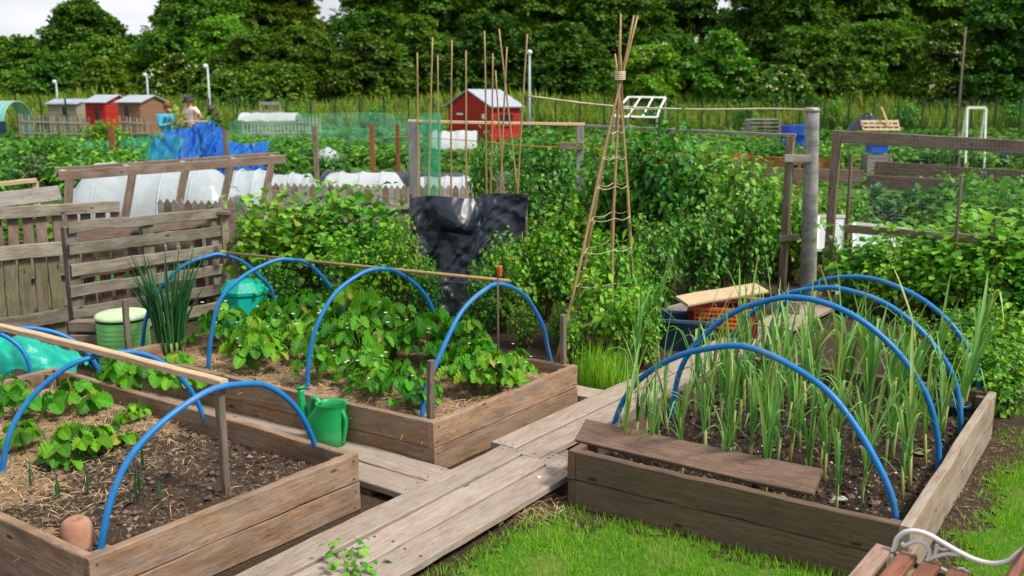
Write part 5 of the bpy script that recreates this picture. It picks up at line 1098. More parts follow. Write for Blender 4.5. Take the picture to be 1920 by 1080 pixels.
for i, (px, top, d, wk) in enumerate(((1900, 560, 5.9, .9), (1840, 600, 6.1, .9), (1800, 640, 6.0, .7), (1960, 640, 5.3, .9))): bpx(RB[i % 2] if i % 2 else CB[i % 3], px, top, 0, rl[i], d=d, wk=wk)
for i, (px, top, d, wk, lab) in enumerate(((1905, 610, 5.15, .8, 'leafy bush right against the far right corner of the leek bed'), (1930, 560, 5.7, .9, 'tall leafy bush at the right edge behind the leek bed corner'), (1850, 570, 6.5, .8, 'leafy bush behind the second leek hoop\'s right leg'), (1760, 580, 6.9, .8, 'leafy bush behind the leek bed in line with the rusty rod'), (1690, 590, 7.3, .8, 'leafy bush behind the leek bed near the fence post'))): bpx((CB[i % 3], RB[i % 2])[i % 2 == 0 and i > 0], px, top, 0, lab, d=d, wk=wk)
for i, s in enumerate((.8, 1.02, 1.3, 1.5, 1.72, 1.95)):
    p = F0 + FD * s + V3(0, -.1 + .22 * (i % 2), 0); h0 = max(v.co.z for v in PB[i % 2].children[0].data.vertices); put(PB[i % 2], p * [1, 1, 0], 'tall pea plant reaching up the wire netting above the lower rail', (1.25, 1.25, (.8, .92, 1.05, .9, 1.12, .95)[i] / h0), group='tall pea plants on the netting')
crops(8, 835, 985, 252, 262, 'green crop growing against the foot of the red shed', 'crops at the foot of the red shed', [VB[0], VB[2]], 1.6, 2.4, 230)
# grass clump beside the strawberry bed
b = MB(); p = at(1130, 728, 0); r = np.random.default_rng(8); n = 420; a = r.uniform(0, 6.28, n); q = r.random(n) ** .5 * .17; P = np.stack([p[0] + q * np.cos(a), p[1] + q * np.sin(a), 0 * a], 1); X = np.stack([np.cos(a) * .35, np.sin(a) * .35, 0 * a + 1], 1) + r.normal(0, .12, (n, 3))
b.scatter(leaf_tpl(.016, 4, .3, .3, peak=.3), P, X, np.stack([np.cos(a), np.sin(a), a * 0], 1), r.uniform(.14, .30, n)); b.build('grass_clump', 'grass', origin=(p[0], p[1], 0), label='bright green clump of grass between strawberry bed corner and walkway', cat='grass clump')
# large-leaved plants seen through the netting
b0 = None
def cabbage(seed):
    r = np.random.default_rng(seed); fo = MB(); st = MB(); P, X, Z, Sc = [], [], [], []
    for k in range(22):
        a = k * 2.4; q = (k / 22); e = V3(math.cos(a), math.sin(a), 0); P.append(e * .06 * q + UP * (.12 + .30 * (1 - q))); X.append(e * (.35 + q) + UP * (.9 - q * .9)); Z.append(UP * (.4 + q) - e * (.6 - .5 * q)); Sc.append(.18 + .22 * q)
    fo.scatter(leaf_tpl(.38, 6, .3, .25, .06), P, np.array(X), np.array(Z), Sc); st.tube([(0, 0, 0), (0, 0, .3)], .02, 7); return fo, st
cp = []
for s in range(2):
    fo, st = cabbage(s); o = thing('cabbage_plant', (0, 0, 0), '', 'cabbage', 'cabbages behind the netting'); fo.build('foliage', 'cabbage', o); st.build('stem', 'leekbase', o); cp.append(o)
for i, (x, y, lab) in enumerate(((1660, 440, 'broad dark green cabbage behind the iron stake'), (1700, 415, 'dark cabbage under the far timber boards'), (1740, 425, 'dark cabbage left of the potato rows'), (1640, 405, 'cabbage close to the fence post'), (1755, 400, 'farthest dark cabbage by the potato rows'))): q = at(x, y, 0); put(cp[i % 2], q * [1, 1, 0] , lab, (.85, .9, .8, .95, .85)[i])
# potatoes at the right behind the peas
for i in range(20):
    px = 1760 + (i % 5) * 62 + (i // 5) * 9; yb = 395 + (i // 5) * 26; q = at(px, yb, 0); put(VB[i % 2], q, 'leafy potato plant in the rows behind the pea plants', random.uniform(1.25, 1.6), group='potato plants at the right')

# ------------------------------------------------------------------ the plots beyond: rows of low crops
crops(46, -40, 250, 268, 372, 'leafy green plant in the overgrown plot at the far left', 'plants in the far left plot', [VB[0], VB[2], VB[1]], 1.3, 2.3, 250)
crops(26, 500, 760, 262, 330, 'leafy potato plant in the plot behind the picket fence', 'plants behind the picket fence', [VB[0], VB[1]], 1.3, 2.0, 255)
crops(22, 530, 790, 250, 262, 'low green crop in the far plot left of the red shed', 'far crops left of the red shed', [VB[0], VB[1]], 1.6, 2.4, 232)
crops(30, 1250, 1560, 258, 330, 'green crop in the plot beyond the fruit bushes', 'crops beyond the fruit bushes', [VB[0], VB[2]], 1.3, 1.9, 258)
crops(34, 1560, 1960, 262, 320, 'green crop in the plot beyond the wire fence', 'crops beyond the wire fence', [VB[0], VB[1], VB[2]], 1.2, 1.9, 262)
crops(16, 960, 1260, 250, 330, 'green crop in the plot beyond the wigwam', 'crops beyond the wigwam', [VB[0], VB[2]], 1.4, 2.0, 250)
crops(16, 140, 520, 300, 345, 'low green plant around the white tunnels', 'plants around the white tunnels', [VB[0], VB[1]], .9, 1.3)
crops(14, 430, 620, 272, 292, 'green plant behind the blue net', 'plants behind the blue net', [VB[0], VB[2]], 1.6, 2.2, 248)
DB = make_bush('dark_shrub', 91, .8, .7, 1.1, 1500, .09, LEAF, 'bushdk', 'dark rounded shrub in the far left plot', 'shrub', nst=22); p = at(95, 345, 0); DB.location = tuple(p)
GB = make_bush('grey_shrub', 92, .5, .5, .75, 900, .06, LEAF, leafm('sage_leaf', [(.09, .15, .07), (.16, .22, .11), (.22, .27, .16)]), 'grey green sage shrub in front of the dark rounded shrub', 'shrub', nst=18); p = at(75, 352, 0); GB.location = tuple(p)
EB = make_bush('round_shrub', 93, 1.0, .9, 1.75, 1700, .13, LEAF3, 'bush', 'round bright green shrub in front of the wooden shed', 'shrub', nst=24); p = at(200, 272, 0); EB.location = tuple(p); EB.scale = (.9, .9, .62)
b = MB(); n = 15000; yy = 9 + 50 * rng.random(n) ** 1.15; xx = (rng.random(n) - .5) * 1.25 * yy; keep = np.array([fbm(a, c, .35, 3) > -.12 and not (abs(a + .4) < 3.4 and c < 10.5) for a, c in zip(xx, yy)]); xx, yy = xx[keep], yy[keep]; n = len(xx)
for j in range(3): q = slice(j, None, 3); m_ = len(xx[q]); b.scatter(CLUMPS[j], np.stack([xx[q], yy[q], 0 * xx[q] + .03], 1), rdir(rng, m_) * [1, 1, .3] + UP * .35, rdir(rng, m_) * .5 + UP, .12 + .006 * yy[q] * rng.uniform(.6, 1.4, m_))
b.build('ground_cover', 'cover', label='low weeds and seedlings covering the soil of the far plots', cat='weeds', kind='stuff')
# ------------------------------------------------------------------ raised boards, weed-sheet bank, things in the far plots
def far_board(x0, y0, x1, y1, d0, d1, w, mat, label, name='plot_board'): return board(name, dp(x0, y0, d0), dp(x1, y1, d1), w, .05, up=V3(0, -1, 0), mat=mat, label=label, cat='board')
far_board(1640, 318, 1960, 340, 17, 15.5, .30, 'brownold', 'long brown board edging the far plot behind the netting'); far_board(1625, 341, 1800, 350, 16, 15, .22, 'brownold', 'lower brown board edging in front of the longer one')
b = MB(); G = [[dp(x, y, 17.5) + V3(0, .10 * math.sin(x * .05) , .05 * math.sin(x * .06)) for y in (291, 296, 301, 306, 311)] for x in range(1190, 1570, 8)]; b.grid(G); b.build('orange_netting', 'orange', origin=tuple(G[0][-1]), label='orange plastic netting strung low behind the fruit bushes', cat='netting')
for i, x in enumerate((1250, 1330, 1410, 1500)): p = dp(x, 284, 17.45); board('netting_stake', p * [1, 1, 0], p, .06, .05, up=V3(0, 1, 0), mat='redbrown', label='short reddish stake holding the orange netting', cat='stake', group='stakes of the orange netting')
far_board(1330, 322, 1620, 330, 16.6, 16.0, .2, 'brownold', 'dark brown edging board below the orange netting')
a, c = dp(608, 312, 19), dp(960, 322, 18); b = MB(); a[2] = c[2] = 0; b.grid([[a + (c - a) * s + V3(0, (w - .5) * 1.5, 0) + UP * (.02 + (.42 + .10 * fbm(s * 9, w, 1.3, 3)) * max(0, math.sin(math.pi * w)) ** .6 + .03 * fbm(s * 30, w * 6, 1.2, 3)) for w in np.linspace(0, 1, 12)] for s in np.linspace(0, 1, 60)]); b.build('weed_sheet', 'black', origin=tuple(a), label='low ridge covered with dark weed sheet behind the picket fence', cat='weed sheet')
p = dp(615, 303, 24); b = MB(); b.lathe([(.25, -.1), (.31, .06), (.285, .16), (.22, .25), (.12, .31), (.05, .325), (.045, .36), (.0005, .365)], tuple(p), 20); b.build('bell_cloche', 'fleece', origin=tuple(p), label='white dome cloche beside the brown stake in the middle plot', cat='cloche')
for x, y0, y1, w, lab in ((208, 235, 315, .11, 'red brown stake in front of the green net'), (422, 243, 305, .09, 'brown stake standing in the blue net'), (590, 236, 318, .10, 'dark brown stake beside the white dome cloche'), (745, 234, 318, .085, 'orange brown stake left of the stout grey post'), (697, 232, 262, .1, 'short red brown stake in the far middle plot')):
    d = 21.; p = dp(x, y0, d); board('plot_stake', p * [1, 1, 0], p, w, w, up=V3(0, 1, 0), mat='redbrown' if 'red' in lab or 'orange' in lab else 'brownold', label=lab, cat='stake')
# nets
def net(pts_top, d, ybot, mat, label, name, back=.5, nv=16):
    T = spline([dp(x, y, d) for x, y in pts_top], 9); G = []
    for i, p in enumerate(T):
        row = []
        for k in range(nv):
            v = k / (nv - 1); q = p.copy(); q[2] = p[2] * (1 - v) + .03 * v; q[1] += -back * v + .30 * fbm(i * .21, v * 1.2, 1.7, 4) * (.3 + v); q[0] += .12 * fbm(i * .3, v * 2, 1.3, 3) + .5 * (v - .3) * fbm(i * .12, 7.7, 1., 2); row.append(q)
        G.append(row)
    b = MB(); b.grid(G); return b.build(name, mat, origin=tuple(T[0] * [1, 1, 0]), label=label, cat='net')
net([(290, 262), (310, 250), (330, 240), (352, 240), (375, 232), (393, 226), (405, 238), (420, 252), (428, 262), (445, 268), (470, 270), (490, 266), (505, 265)], 23.0, 300, 'bluenet', 'bright blue garden net draped over stakes in front of the two people', 'blue_net', 1.1)
net([(150, 268), (185, 266), (225, 262), (260, 258), (300, 246), (340, 262)], 22.0, 300, 'greennet', 'green garden net strung beside the blue net', 'green_net', .3)
net([(640, 212), (690, 210), (760, 216), (830, 222)], 40, 240, 'palenet', 'pale green net over the far middle plot', 'green_net', .5)
net([(430, 228), (470, 216), (520, 212), (580, 214), (640, 211)], 42, 235, 'palenet', 'pale green net in front of the far pallet fence', 'green_net', .5)
for i, (x, y) in enumerate(((250, 258), (300, 247), (225, 263), (393, 227), (475, 268))): p = dp(x, y, 22.9 if x > 280 else 22.1); board('net_stake', p * [1, 1, 0], p - UP * .01, .05, .04, up=V3(0, 1, 0), mat='grey', label='thin pale stake holding up the garden nets', cat='stake', group='stakes of the nets')

# ------------------------------------------------------------------ sheds
def shed(name, x0, x1, yeave, yridge, d, depth, mat, label, ang=-14, roofmat='roof', parts=(), wfrac=.62):
    """ridge along the front wall, the right gable turned towards the viewer; parts: openings of the front wall"""
    u = V3(math.cos(RAD(ang)), math.sin(RAD(ang)), 0); v = np.array([-u[1], u[0], 0]); A = dp(x0, 300, d) * [1, 1, 0]; span = (x1 - x0) * d / FPX; w = span * wfrac / u[0]
    he = dp(x0, yeave, d)[2]; hr = dp(x0, yridge, d + depth / 2)[2]; o = thing(name, tuple(A), label, 'shed'); b = MB()
    b.prism([A, A + v * depth, A + v * depth + UP * he, A + v * depth / 2 + UP * hr, A + UP * he], u * w); b.build('wall', mat, o); b = MB(); t, e = .05, .14
    for s in (-1, 1):
        sl = nrm(v * s * depth / 2 + UP * (he - hr)); top = A + v * depth / 2 + UP * (hr + .03); end = top + sl * (np.hypot(depth / 2, hr - he) + e); n = nrm(np.cross(sl, u)); n = n if n[2] > 0 else -n
        b.add([top - u * e, end - u * e, end + u * (w + e), top + u * (w + e), top - u * e + n * t, end - u * e + n * t, end + u * (w + e) + n * t, top + u * (w + e) + n * t], [(0, 1, 2, 3), (7, 6, 5, 4), (0, 4, 5, 1), (1, 5, 6, 2), (2, 6, 7, 3), (3, 7, 4, 0)])
    b.build('roof', roofmat, o); b = MB()
    for s in (0, 1): b.beam(A + u * (w + .012) + v * (depth / 2) + UP * (hr - .02), A + u * (w + .012) + v * depth * s + UP * (he - .02), .02, .12, up=u); 
    b.build('barge_board', 'cream' if mat != 'redboard' else 'redboard', o)
    for nm, f0, f1, z0, z1, m_ in parts:
        xa, xb = w * f0, w * f1; b = MB(); b.box(A + u * (xa + xb) / 2 - v * .012 + UP * (z0 + z1) / 2, (xb - xa, .02, z1 - z0), (u, v, UP)); p = b.build(nm, m_, o); b = MB(); q = .05
        for z in (z0 - q / 2, z1 + q / 2): b.box(A + u * (xa + xb) / 2 - v * .034 + UP * z, (xb - xa + 2 * q, .03, q), (u, v, UP))
        for x in (xa - q / 2, xb + q / 2): b.box(A + u * x - v * .034 + UP * (z0 + z1) / 2, (q, .03, z1 - z0), (u, v, UP))
        b.build('frame', mat, p)
    return o
# red shed: the gable faces left-front, the roof slopes to the right
def red_shed():
    p0, p1, p2 = dp(841, 245, 47), dp(921, 245, 44.5), dp(974, 240, 47.5); A, B = p0 * [1, 1, 0], p1 * [1, 1, 0]; u = nrm(B - A); w = np.linalg.norm(B - A); v = np.array([-u[1], u[0], 0]); D = 1.75; he = dp(841, 200, 47)[2]; hr = dp(877, 171, 46)[2]
    o = thing('red_shed', tuple(A), 'bright red shed with pale grey felt roof beyond the bamboo canes', 'shed'); b = MB(); b.prism([A, B, B + UP * he, A + u * w / 2 + UP * hr, A + UP * he], v * D); b.build('wall', 'redboard', o); b = MB(); t = .06; e = .14
    for s in (-1, 1):
        top = A + u * w / 2 + UP * (hr + .04); sl = nrm(u * s * w / 2 + UP * (he - hr)); end = top + sl * (math.hypot(w / 2, hr - he) + .2); n = nrm(np.cross(sl, v)); n = n if n[2] > 0 else -n
        b.add([top - v * e, end - v * e, end + v * (D + e), top + v * (D + e), top - v * e + n * t, end - v * e + n * t, end + v * (D + e) + n * t, top + v * (D + e) + n * t], [(0, 1, 2, 3), (7, 6, 5, 4), (0, 4, 5, 1), (1, 5, 6, 2), (2, 6, 7, 3), (3, 7, 4, 0)])
    b.build('roof', 'roof', o); b = MB()
    b.box(A + u * w * .26 - v * .02 + UP * (he * .46), (.8, .035, he * .9), (u, v, UP)); dr = b.build('door', 'redboard', o); b = MB(); b.box(A + u * w * .42 - v * .05 + UP * 1.0, (.04, .04, .14), (u, v, UP)); b.build('handle', 'rod', dr)
    b = MB(); b.box(A + u * w * .30 - v * .045 + UP * (he * .78), (.5, .02, .09), (u, v, UP)); b.build('door_plate', 'white', o); b = MB(); b.box(A + u * w * .84 - v * .03 + UP * (he * .72), (.22, .03, .22), (u, v, UP)); b.build('vent', 'white', o)
    b = MB(); b.box(B + v * .85 + u * .02 + UP * (he * .62), (.04, .8, .5), (u, v, UP)); wn = b.build('window', 'darkhole', o); b = MB()
    for s in (-1, 1): b.box(B + v * .85 + u * .045 + UP * (he * .62 + s * .28), (.05, .92, .06), (u, v, UP)); b.box(B + v * (.85 + s * .43) + u * .045 + UP * (he * .62), (.05, .06, .5), (u, v, UP))
    b.build('frame', 'redboard', wn)
red_shed()
shed('garden_shed', 229, 301, 193, 181, 50, 2.3, 'shedwood', 'unpainted wooden shed with grey roof left of the two people', parts=(('window', .28, .52, 1.0, 1.6, 'darkhole'),))
shed('garden_shed', 168, 234, 193, 180, 57, 2.4, 'redboard', 'dark red shed with pale roof between two wooden sheds', parts=(('door', .45, .72, .05, 1.5, 'darkhole'),))
shed('garden_shed', 98, 168, 196, 187, 62, 2.3, 'cream', 'cream shed with low pale roof left of the red sheds', ang=-6, wfrac=.8, parts=(('window', .5, .7, .95, 1.45, 'darkhole'),))
# greenish polytunnel at the far left
a = dp(-10, 250, 50); c = dp(72, 250, 53); G = []; zt = dp(30, 190, 51)[2]
for i in range(14):
    u = i / 13; G.append([V3(a[0] + (c[0] - a[0]) * u * 1.0, 51 + 1.6 * -math.cos(t), zt * max(0, math.sin(t)) ** .7) for t in np.linspace(0, math.pi, 17)])
o = thing('polytunnel', (a[0], 51, 0), 'greenish polythene tunnel greenhouse at the far left edge', 'polytunnel'); b = MB(); b.grid(G); b.build('cover', 'tealglass', o)
for u in (0, .33, .66, 1):
    b = MB(); b.tube([V3(a[0] + (c[0] - a[0]) * u, 51 - 1.62 * math.cos(t), zt * max(0, math.sin(t)) ** .7 + .01) for t in np.linspace(0, math.pi, 17)], .025, 6); b.build('hoop', 'lamp', o)
b = MB(); b.box(V3(a[0] + .45 * (c[0] - a[0]), 49.3, .5), (1.0, .5, .6)); b.build('water_tank', 'darkblue', origin=(a[0] + .45 * (c[0] - a[0]), 49.3, .2), label='dark blue tank standing in front of the polytunnel', cat='tank')
# fences in the far plots
picket_fence(40, 166, 214, 46, 46, 20, 'pale picket fence in front of the cream shed')
picket_fence(224, 276, 216, 47, 47, 9, 'dark gapped picket fence in front of the wooden shed')
picket_fence(455, 600, 214, 46, 48, 22, 'pale picket fence right of the two people', ('grey', 'grey'))
box_post(40, 262, 214, .2, 'brownold', 'dark corner post of the pale picket fence at the far left')
pallet('pallet_fence', dp(470, 240, 50) * [1, 1, 0], dp(535, 240, 50) * [1, 1, 0], dp(500, 205, 50)[2], (.1, .3, .5, .7, .9), (.03, .5, .97), 'grey', 'grey pallet fence far behind the pink shirted person', group='far pallets', w=.14)
pallet('pallet_fence', dp(490, 240, 52) * [1, 1, 0], dp(528, 240, 52) * [1, 1, 0], dp(500, 192, 52)[2], (.2, .45, .7, .97), (.05, .5, .95), 'grey', 'taller pale pallet sticking up behind the grey pallet fence', group='far pallets', w=.16)
a, c = dp(455, 226, 44), dp(560, 226, 45); b = MB(); b.grid([[a + (c - a) * u + UP * (.35 * math.sin(math.pi * v)) + V3(0, -.8 * math.cos(math.pi * v), .06 * fbm(u * 6, v, 1.5, 3)) for v in np.linspace(0, 1, 9)] for u in np.linspace(0, 1, 30)]); b.build('fleece_cover', 'fleece', origin=tuple(a), label='long white fleece cover in front of the far pallets', cat='fleece')
p = dp(820, 300, 33) ; b = MB(); a, c = dp(812, 262, 30), dp(895, 262, 30.5); b.grid([[a + (c - a) * u + UP * (.52 * math.sin(math.pi * v) ** .7 - .25) + V3(0, -.7 * math.cos(math.pi * v), .08 * fbm(u * 6, v, 1.5, 3)) for v in np.linspace(0, 1, 9)] for u in np.linspace(0, 1, 30)]); b.build('fleece_cover', 'fleece', origin=tuple(a), label='white fleece cover below the red shed behind the canes', cat='fleece')
# greenhouse frame without glass, right of the wigwam
o_ = dp(1165, 235, 33); o = thing('greenhouse_frame', tuple(o_ * [1, 1, 0]), 'white unglazed slanting greenhouse frame right of the wigwam', 'frame'); 
a, c, e, g_ = dp(1178, 182, 33.4), dp(1248, 183, 33.4), dp(1237, 204, 32.4), dp(1160, 202, 32.4); h1, h2 = dp(1232, 220, 32.2), dp(1150, 218, 32.2)
for q0, q1 in ((a, c), (g_, e), (a, g_), (c, e), (h2, h1), (g_, h2), (e, h1)): board('bar', q0, q1, .06, .05, up=V3(0, -1, .3), mat='white', parent=o, seg=3)
for f in (.33, .66): board('bar', a + (c - a) * f, h2 + (h1 - h2) * f, .05, .04, up=V3(0, -1, .3), mat='white', parent=o, seg=3)
for q0 in (a, c, h1, h2): board('leg', q0 * [1, 1, 0], q0, .06, .06, up=V3(0, 1, 0), mat='grey', parent=o, seg=3)
# drums, crates, pallets on the right
def drum(x, y0, y1, d, r, mat, label):
    p = dp(x, y1, d); t_ = dp(x, y0, d); h = t_[2] - max(0, p[2]); b = MB(); b.lathe([(r * .96, 0), (r, .03), (r * .97, h * .3), (r * 1.03, h * .33), (r * .97, h * .36), (r * .97, h * .63), (r * 1.03, h * .66), (r * .97, h * .69), (r, h - .03), (r * .95, h), (r * .9, h - .02), (.0005, h - .02)], (p[0], p[1], max(0, p[2])), 24); b.build('water_drum', mat, origin=(p[0], p[1], max(0, p[2])), label=label, cat='drum')
drum(1478, 235, 285, 30, .27, plain('deep_blue_drum', (.006, .03, .32), .4, .4), 'darker blue drum next to the stacked pallets'); drum(1504, 234, 290, 28.6, .28, 'bluebox', 'bright blue drum left of the silver grey post')
for i in range(4):
    a, c = dp(1405, 247 - i * 7, 33), dp(1462, 247 - i * 7, 33); a = a + V3((i % 2) * .05, 0, 0); o = thing('stacked_pallet', tuple((a + c) / 2), ('lowest grey pallet of the stack beside the blue drums', 'second lowest grey pallet of the stack beside the blue drums', 'third grey pallet up in the stack beside the blue drums', 'topmost grey pallet of the stack beside the blue drums')[i], 'pallet', 'pallets beside the blue drums')
    for k in range(4): board('deck_board', a + V3(0, k * .25, .035), c + V3(0, k * .25, .035), .14, .02, mat='grey', parent=o, seg=3)
    for f in (0, .5, 1): q = a + (c - a) * f; board('bearer', q + V3(0, -.03, -.012), q + V3(0, .8, -.012), .08, .07, mat='grey', parent=o, seg=3)
o = thing('timber_pallet', tuple(dp(1655, 246, 30) * [1, 1, 0]), 'pale pallet leaning on the dark heap beyond the fence', 'pallet'); a, c = dp(1620, 243, 30), dp(1688, 243, 30)
for k in range(3): board('deck_board', a + UP * .12 * k + V3(0, .12 * k, 0), c + UP * .12 * k + V3(0, .12 * k, 0), .08, .03, up=V3(0, -1, .5), mat='lath', parent=o, seg=3)
for k in range(7): q = a + (c - a) * k / 6; board('bearer', q + V3(0, .02, -.05), q + V3(0, .30, .28), .05, .03, up=V3(0, -1, .5), mat='lath', parent=o, seg=3)
board('leaning_plank', dp(1652, 200, 30.3), dp(1668, 238, 30), .05, .04, up=V3(0, -1, 0), mat='lath', label='thin plank sticking up from the pale pallet', cat='plank')
b = MB(); p = dp(1625, 245, 30.8); b.grid([[p + V3(.55 * q * math.cos(a) * 1.1, .6 * q * math.sin(a), .55 * (1 - q) ** .7 + .06 * math.sin(5 * a + 7 * q)) for q in np.linspace(.02, 1, 8)] for a in np.linspace(0, 6.2832, 20)]); b.build('dark_heap', 'black', origin=tuple(p), label='heap under black sheeting beside the pale pallet', cat='heap')
o = thing('white_trestle', tuple(dp(1838, 262, 26) * [1, 1, 0]), 'white A shaped trestle standing beyond the fence at the right', 'trestle'); a, c = dp(1813, 202, 26), dp(1848, 202, 26); board('top_bar', a, c, .07, .07, mat='white', parent=o, seg=3)
for q in (a, c):
    for s in (-1, 1): board('leg', (q + V3(-.07 + .16 * (s > 0), s * .38, 0)) * [1, 1, 0], q - UP * .02 + V3(0, s * .03, 0), .05, .04, up=V3(0, 1, 0), mat='white', parent=o, seg=3)
p = dp(1811, 50, 24); b = MB(); b.tube([p * [1, 1, 0], (p * [1, 1, .5]), p], [.035, .03, .024], 8); b.build('tall_pole', 'stake', origin=tuple(p * [1, 1, 0]), label='tall thin pole rising beside the white trestle', cat='pole')
b = MB(); p = dp(1870, 256, 27); b.lathe([(.3, 0), (.34, .3), (.33, .6), (.2, .72), (.0005, .75)], tuple(p * [1, 1, 0] + UP * .55 * 0), 14); b.build('dark_tub', 'darkblue', origin=tuple(p * [1, 1, 0]), label='dark covered tub to the right of the white trestle', cat='tub')
p = dp(1645, 262, 24); b = MB(); a = p * [1, 1, 0]; b.box(a + UP * .64, (.42, .4, .20)); b.box(a + UP * .755, (.46, .44, .03)); sb = MB(); [sb.box(a + UP * (.04 + .105 * k), (.5, .46, .095)) for k in range(5)]; [sb.box(a + V3(sx * .27, sy * .22, .26), (.04, .05, .52)) for sx in (-1, 1) for sy in (-1, 1)]; sb.build('wooden_crate', 'grey', origin=tuple(a), label='grey slatted wooden crate carrying the small blue crate', cat='crate'); b.build('blue_crate', 'bluebox', origin=tuple(a + UP * .54), label='small blue crate seen under the top fence rail', cat='crate')
far_board(1570, 264, 1650, 266, 24.5, 24.5, .12, 'white', 'pale board lying left of the small blue crate')
# lamp posts
def lamp(x, y, d, label, lean=1):
    t_ = dp(x, y, d); p = t_ * [1, 1, 0]; o = thing('lamp_post', tuple(p), label, 'lamp post', 'lamp posts along the far fence'); b = MB(); b.tube([p, p * [1, 1, 1] + (t_ - p) * .3, t_], [.10, .08, .06], 10); b.build('column', 'lamp', o); b = MB(); b.lathe([(.07, -.10), (.13, -.03), (.16, .03), (.14, .14), (.07, .2), (.0005, .21)], tuple(t_ - V3(.12 * lean, 0, 0)), 14); b.build('lamp_head', 'lamphead', o)
lamp(993, 100, 58, 'lamp post with rounded head to the right of the red shed', .0); lamp(389, 126, 60, 'slim lamp post rising behind the pink shirted person'); lamp(105, 155, 75, 'small distant lamp post above the cream shed'); lamp(275, 142, 72, 'distant lamp post above the wooden shed')
# dark green mesh fence before the bank
o = thing('mesh_fence', (0, 61.5, 0), 'long dark green mesh fence in front of the tall grass bank', 'fence'); b = MB(); zt = dp(960, 183, 61.5)[2]
for x in np.arange(-36, 40, .10): b.tube([(x, 61.5, 0), (x, 61.5, zt - .1)], .006, 3, cap=False)
for z in np.arange(.2, zt, .25): b.tube([(-36, 61.5, z), (40, 61.5, z)], .008, 3, cap=False)
b.build('mesh_panel', 'fence', o)
for k, x in enumerate(np.arange(-36, 41, 1.55)): board('fence_post', (x, 61.45, 0), (x, 61.45, zt), .09, .07, up=V3(0, 1, 0), mat='fence', parent=o, seg=3)
# tall grass on the bank
b = MB(); n = 26000; x = rng.uniform(-48, 52, n); y = 62.5 + 9 * rng.random(n) ** 1.2; z = np.array([ground_z(a, c) for a, c in zip(x, y)]); P = np.stack([x, y, z], 1); lump = np.array([fbm(a, c, .25, 3) for a, c in zip(x, y)]); X = rng.normal(0, .22, (n, 3)) + UP; b.scatter(leaf_tpl(.05, 3, .25, .2, peak=.3), P, X, rng.normal(0, 1, (n, 3)), np.clip(1.15 + .55 * lump, .35, 2.) * rng.uniform(.6, 1.2, n)); b.build('bank_grass', 'tallgrass', label='tall yellow green grass covering the bank below the trees', cat='grass', kind='stuff')
# weeds on the bank and lupins by the people
for i, (px, top, lab) in enumerate(((1230, 185, 'leafy weed clump on the bank above the greenhouse frame'), (1560, 170, 'leafy weed clump on the bank above the silver grey post'), (1700, 172, 'leafy weed clump on the bank above the pale pallet'), (1400, 178, 'leafy weed clump on the bank above the stacked pallets'), (560, 185, 'leafy weed clump on the bank behind the far pallets'), (1900, 180, 'leafy weed clump on the bank at the right edge'), (700, 180, 'leafy weed clump on the bank left of the red shed'))):
    p = dp(px, 230, 63); h = dp(px, top, 63)[2]; put(VB[2] if i % 2 else VB[0], (p[0], 63, .0), lab, (2.2, 2.2, h / .62), group='weeds on the bank')
lu = None
for k, (x, yt) in enumerate(((391, 183), (400, 200), (408, 208), (413, 226), (397, 218))):
    d = 27; t_ = dp(x, yt, d); p = t_ * [1, 1, 0]; o = thing('lupin_plant', tuple(p), ('purple lupin flowering highest behind the blue net', 'purple lupin flowering right of the pink shirted person', 'purple lupin beside the brown stake in the blue net', 'low purple lupin just above the blue net', 'purple lupin between stake and blue net peak')[k], 'lupin', 'lupins by the people'); b = MB(); b.tube([p, t_], .012, 5); r = np.random.default_rng(k); n = 40; P = p + UP * r.uniform(.2, t_[2] - .3, n)[:, None]; b.scatter(LEAF, P, rdir(r, n), np.tile([0, 0, 1.], (n, 1)), .28); b.build('foliage', 'crop', o); b = MB(); n = 90; hh = r.random(n); P = t_ - UP * (.45 * hh)[:, None]; dd = rdir(r, n); dd[:, 2] = abs(dd[:, 2]) * .4; b.scatter(LEAF3, P, dd, np.tile([0, 0, 1.], (n, 1)), .05 + .06 * hh); b.build('flower_spike', 'lupin', o)

# ------------------------------------------------------------------ people
def skin_obj(name, pts, edges, rad, mat, parent, sub=2, root=0):
    """one smooth body grown along a skeleton of joints"""
    me = bpy.data.meshes.new(name); org = wloc(parent); me.from_pydata([tuple(np.asarray(p) - org) for p in pts], edges, []); o = bpy.data.objects.new('skeleton', me); COL.objects.link(o)
    m = o.modifiers.new('s', 'SKIN'); m.use_smooth_shade = True
    for i, r in enumerate(rad): me.skin_vertices[0].data[i].radius = (r, r) if np.isscalar(r) else r; me.skin_vertices[0].data[i].use_root = (i == root)
    s = o.modifiers.new('u', 'SUBSURF'); s.levels = sub; s.render_levels = sub
    dg = bpy.context.evaluated_depsgraph_get(); ev = bpy.data.meshes.new_from_object(o.evaluated_get(dg)); bpy.data.objects.remove(o)
    ev.materials.clear(); ev.materials.append(M[mat]); n = bpy.data.objects.new(name, ev); COL.objects.link(n); n.parent = parent; n.location = (0, 0, 0); return n
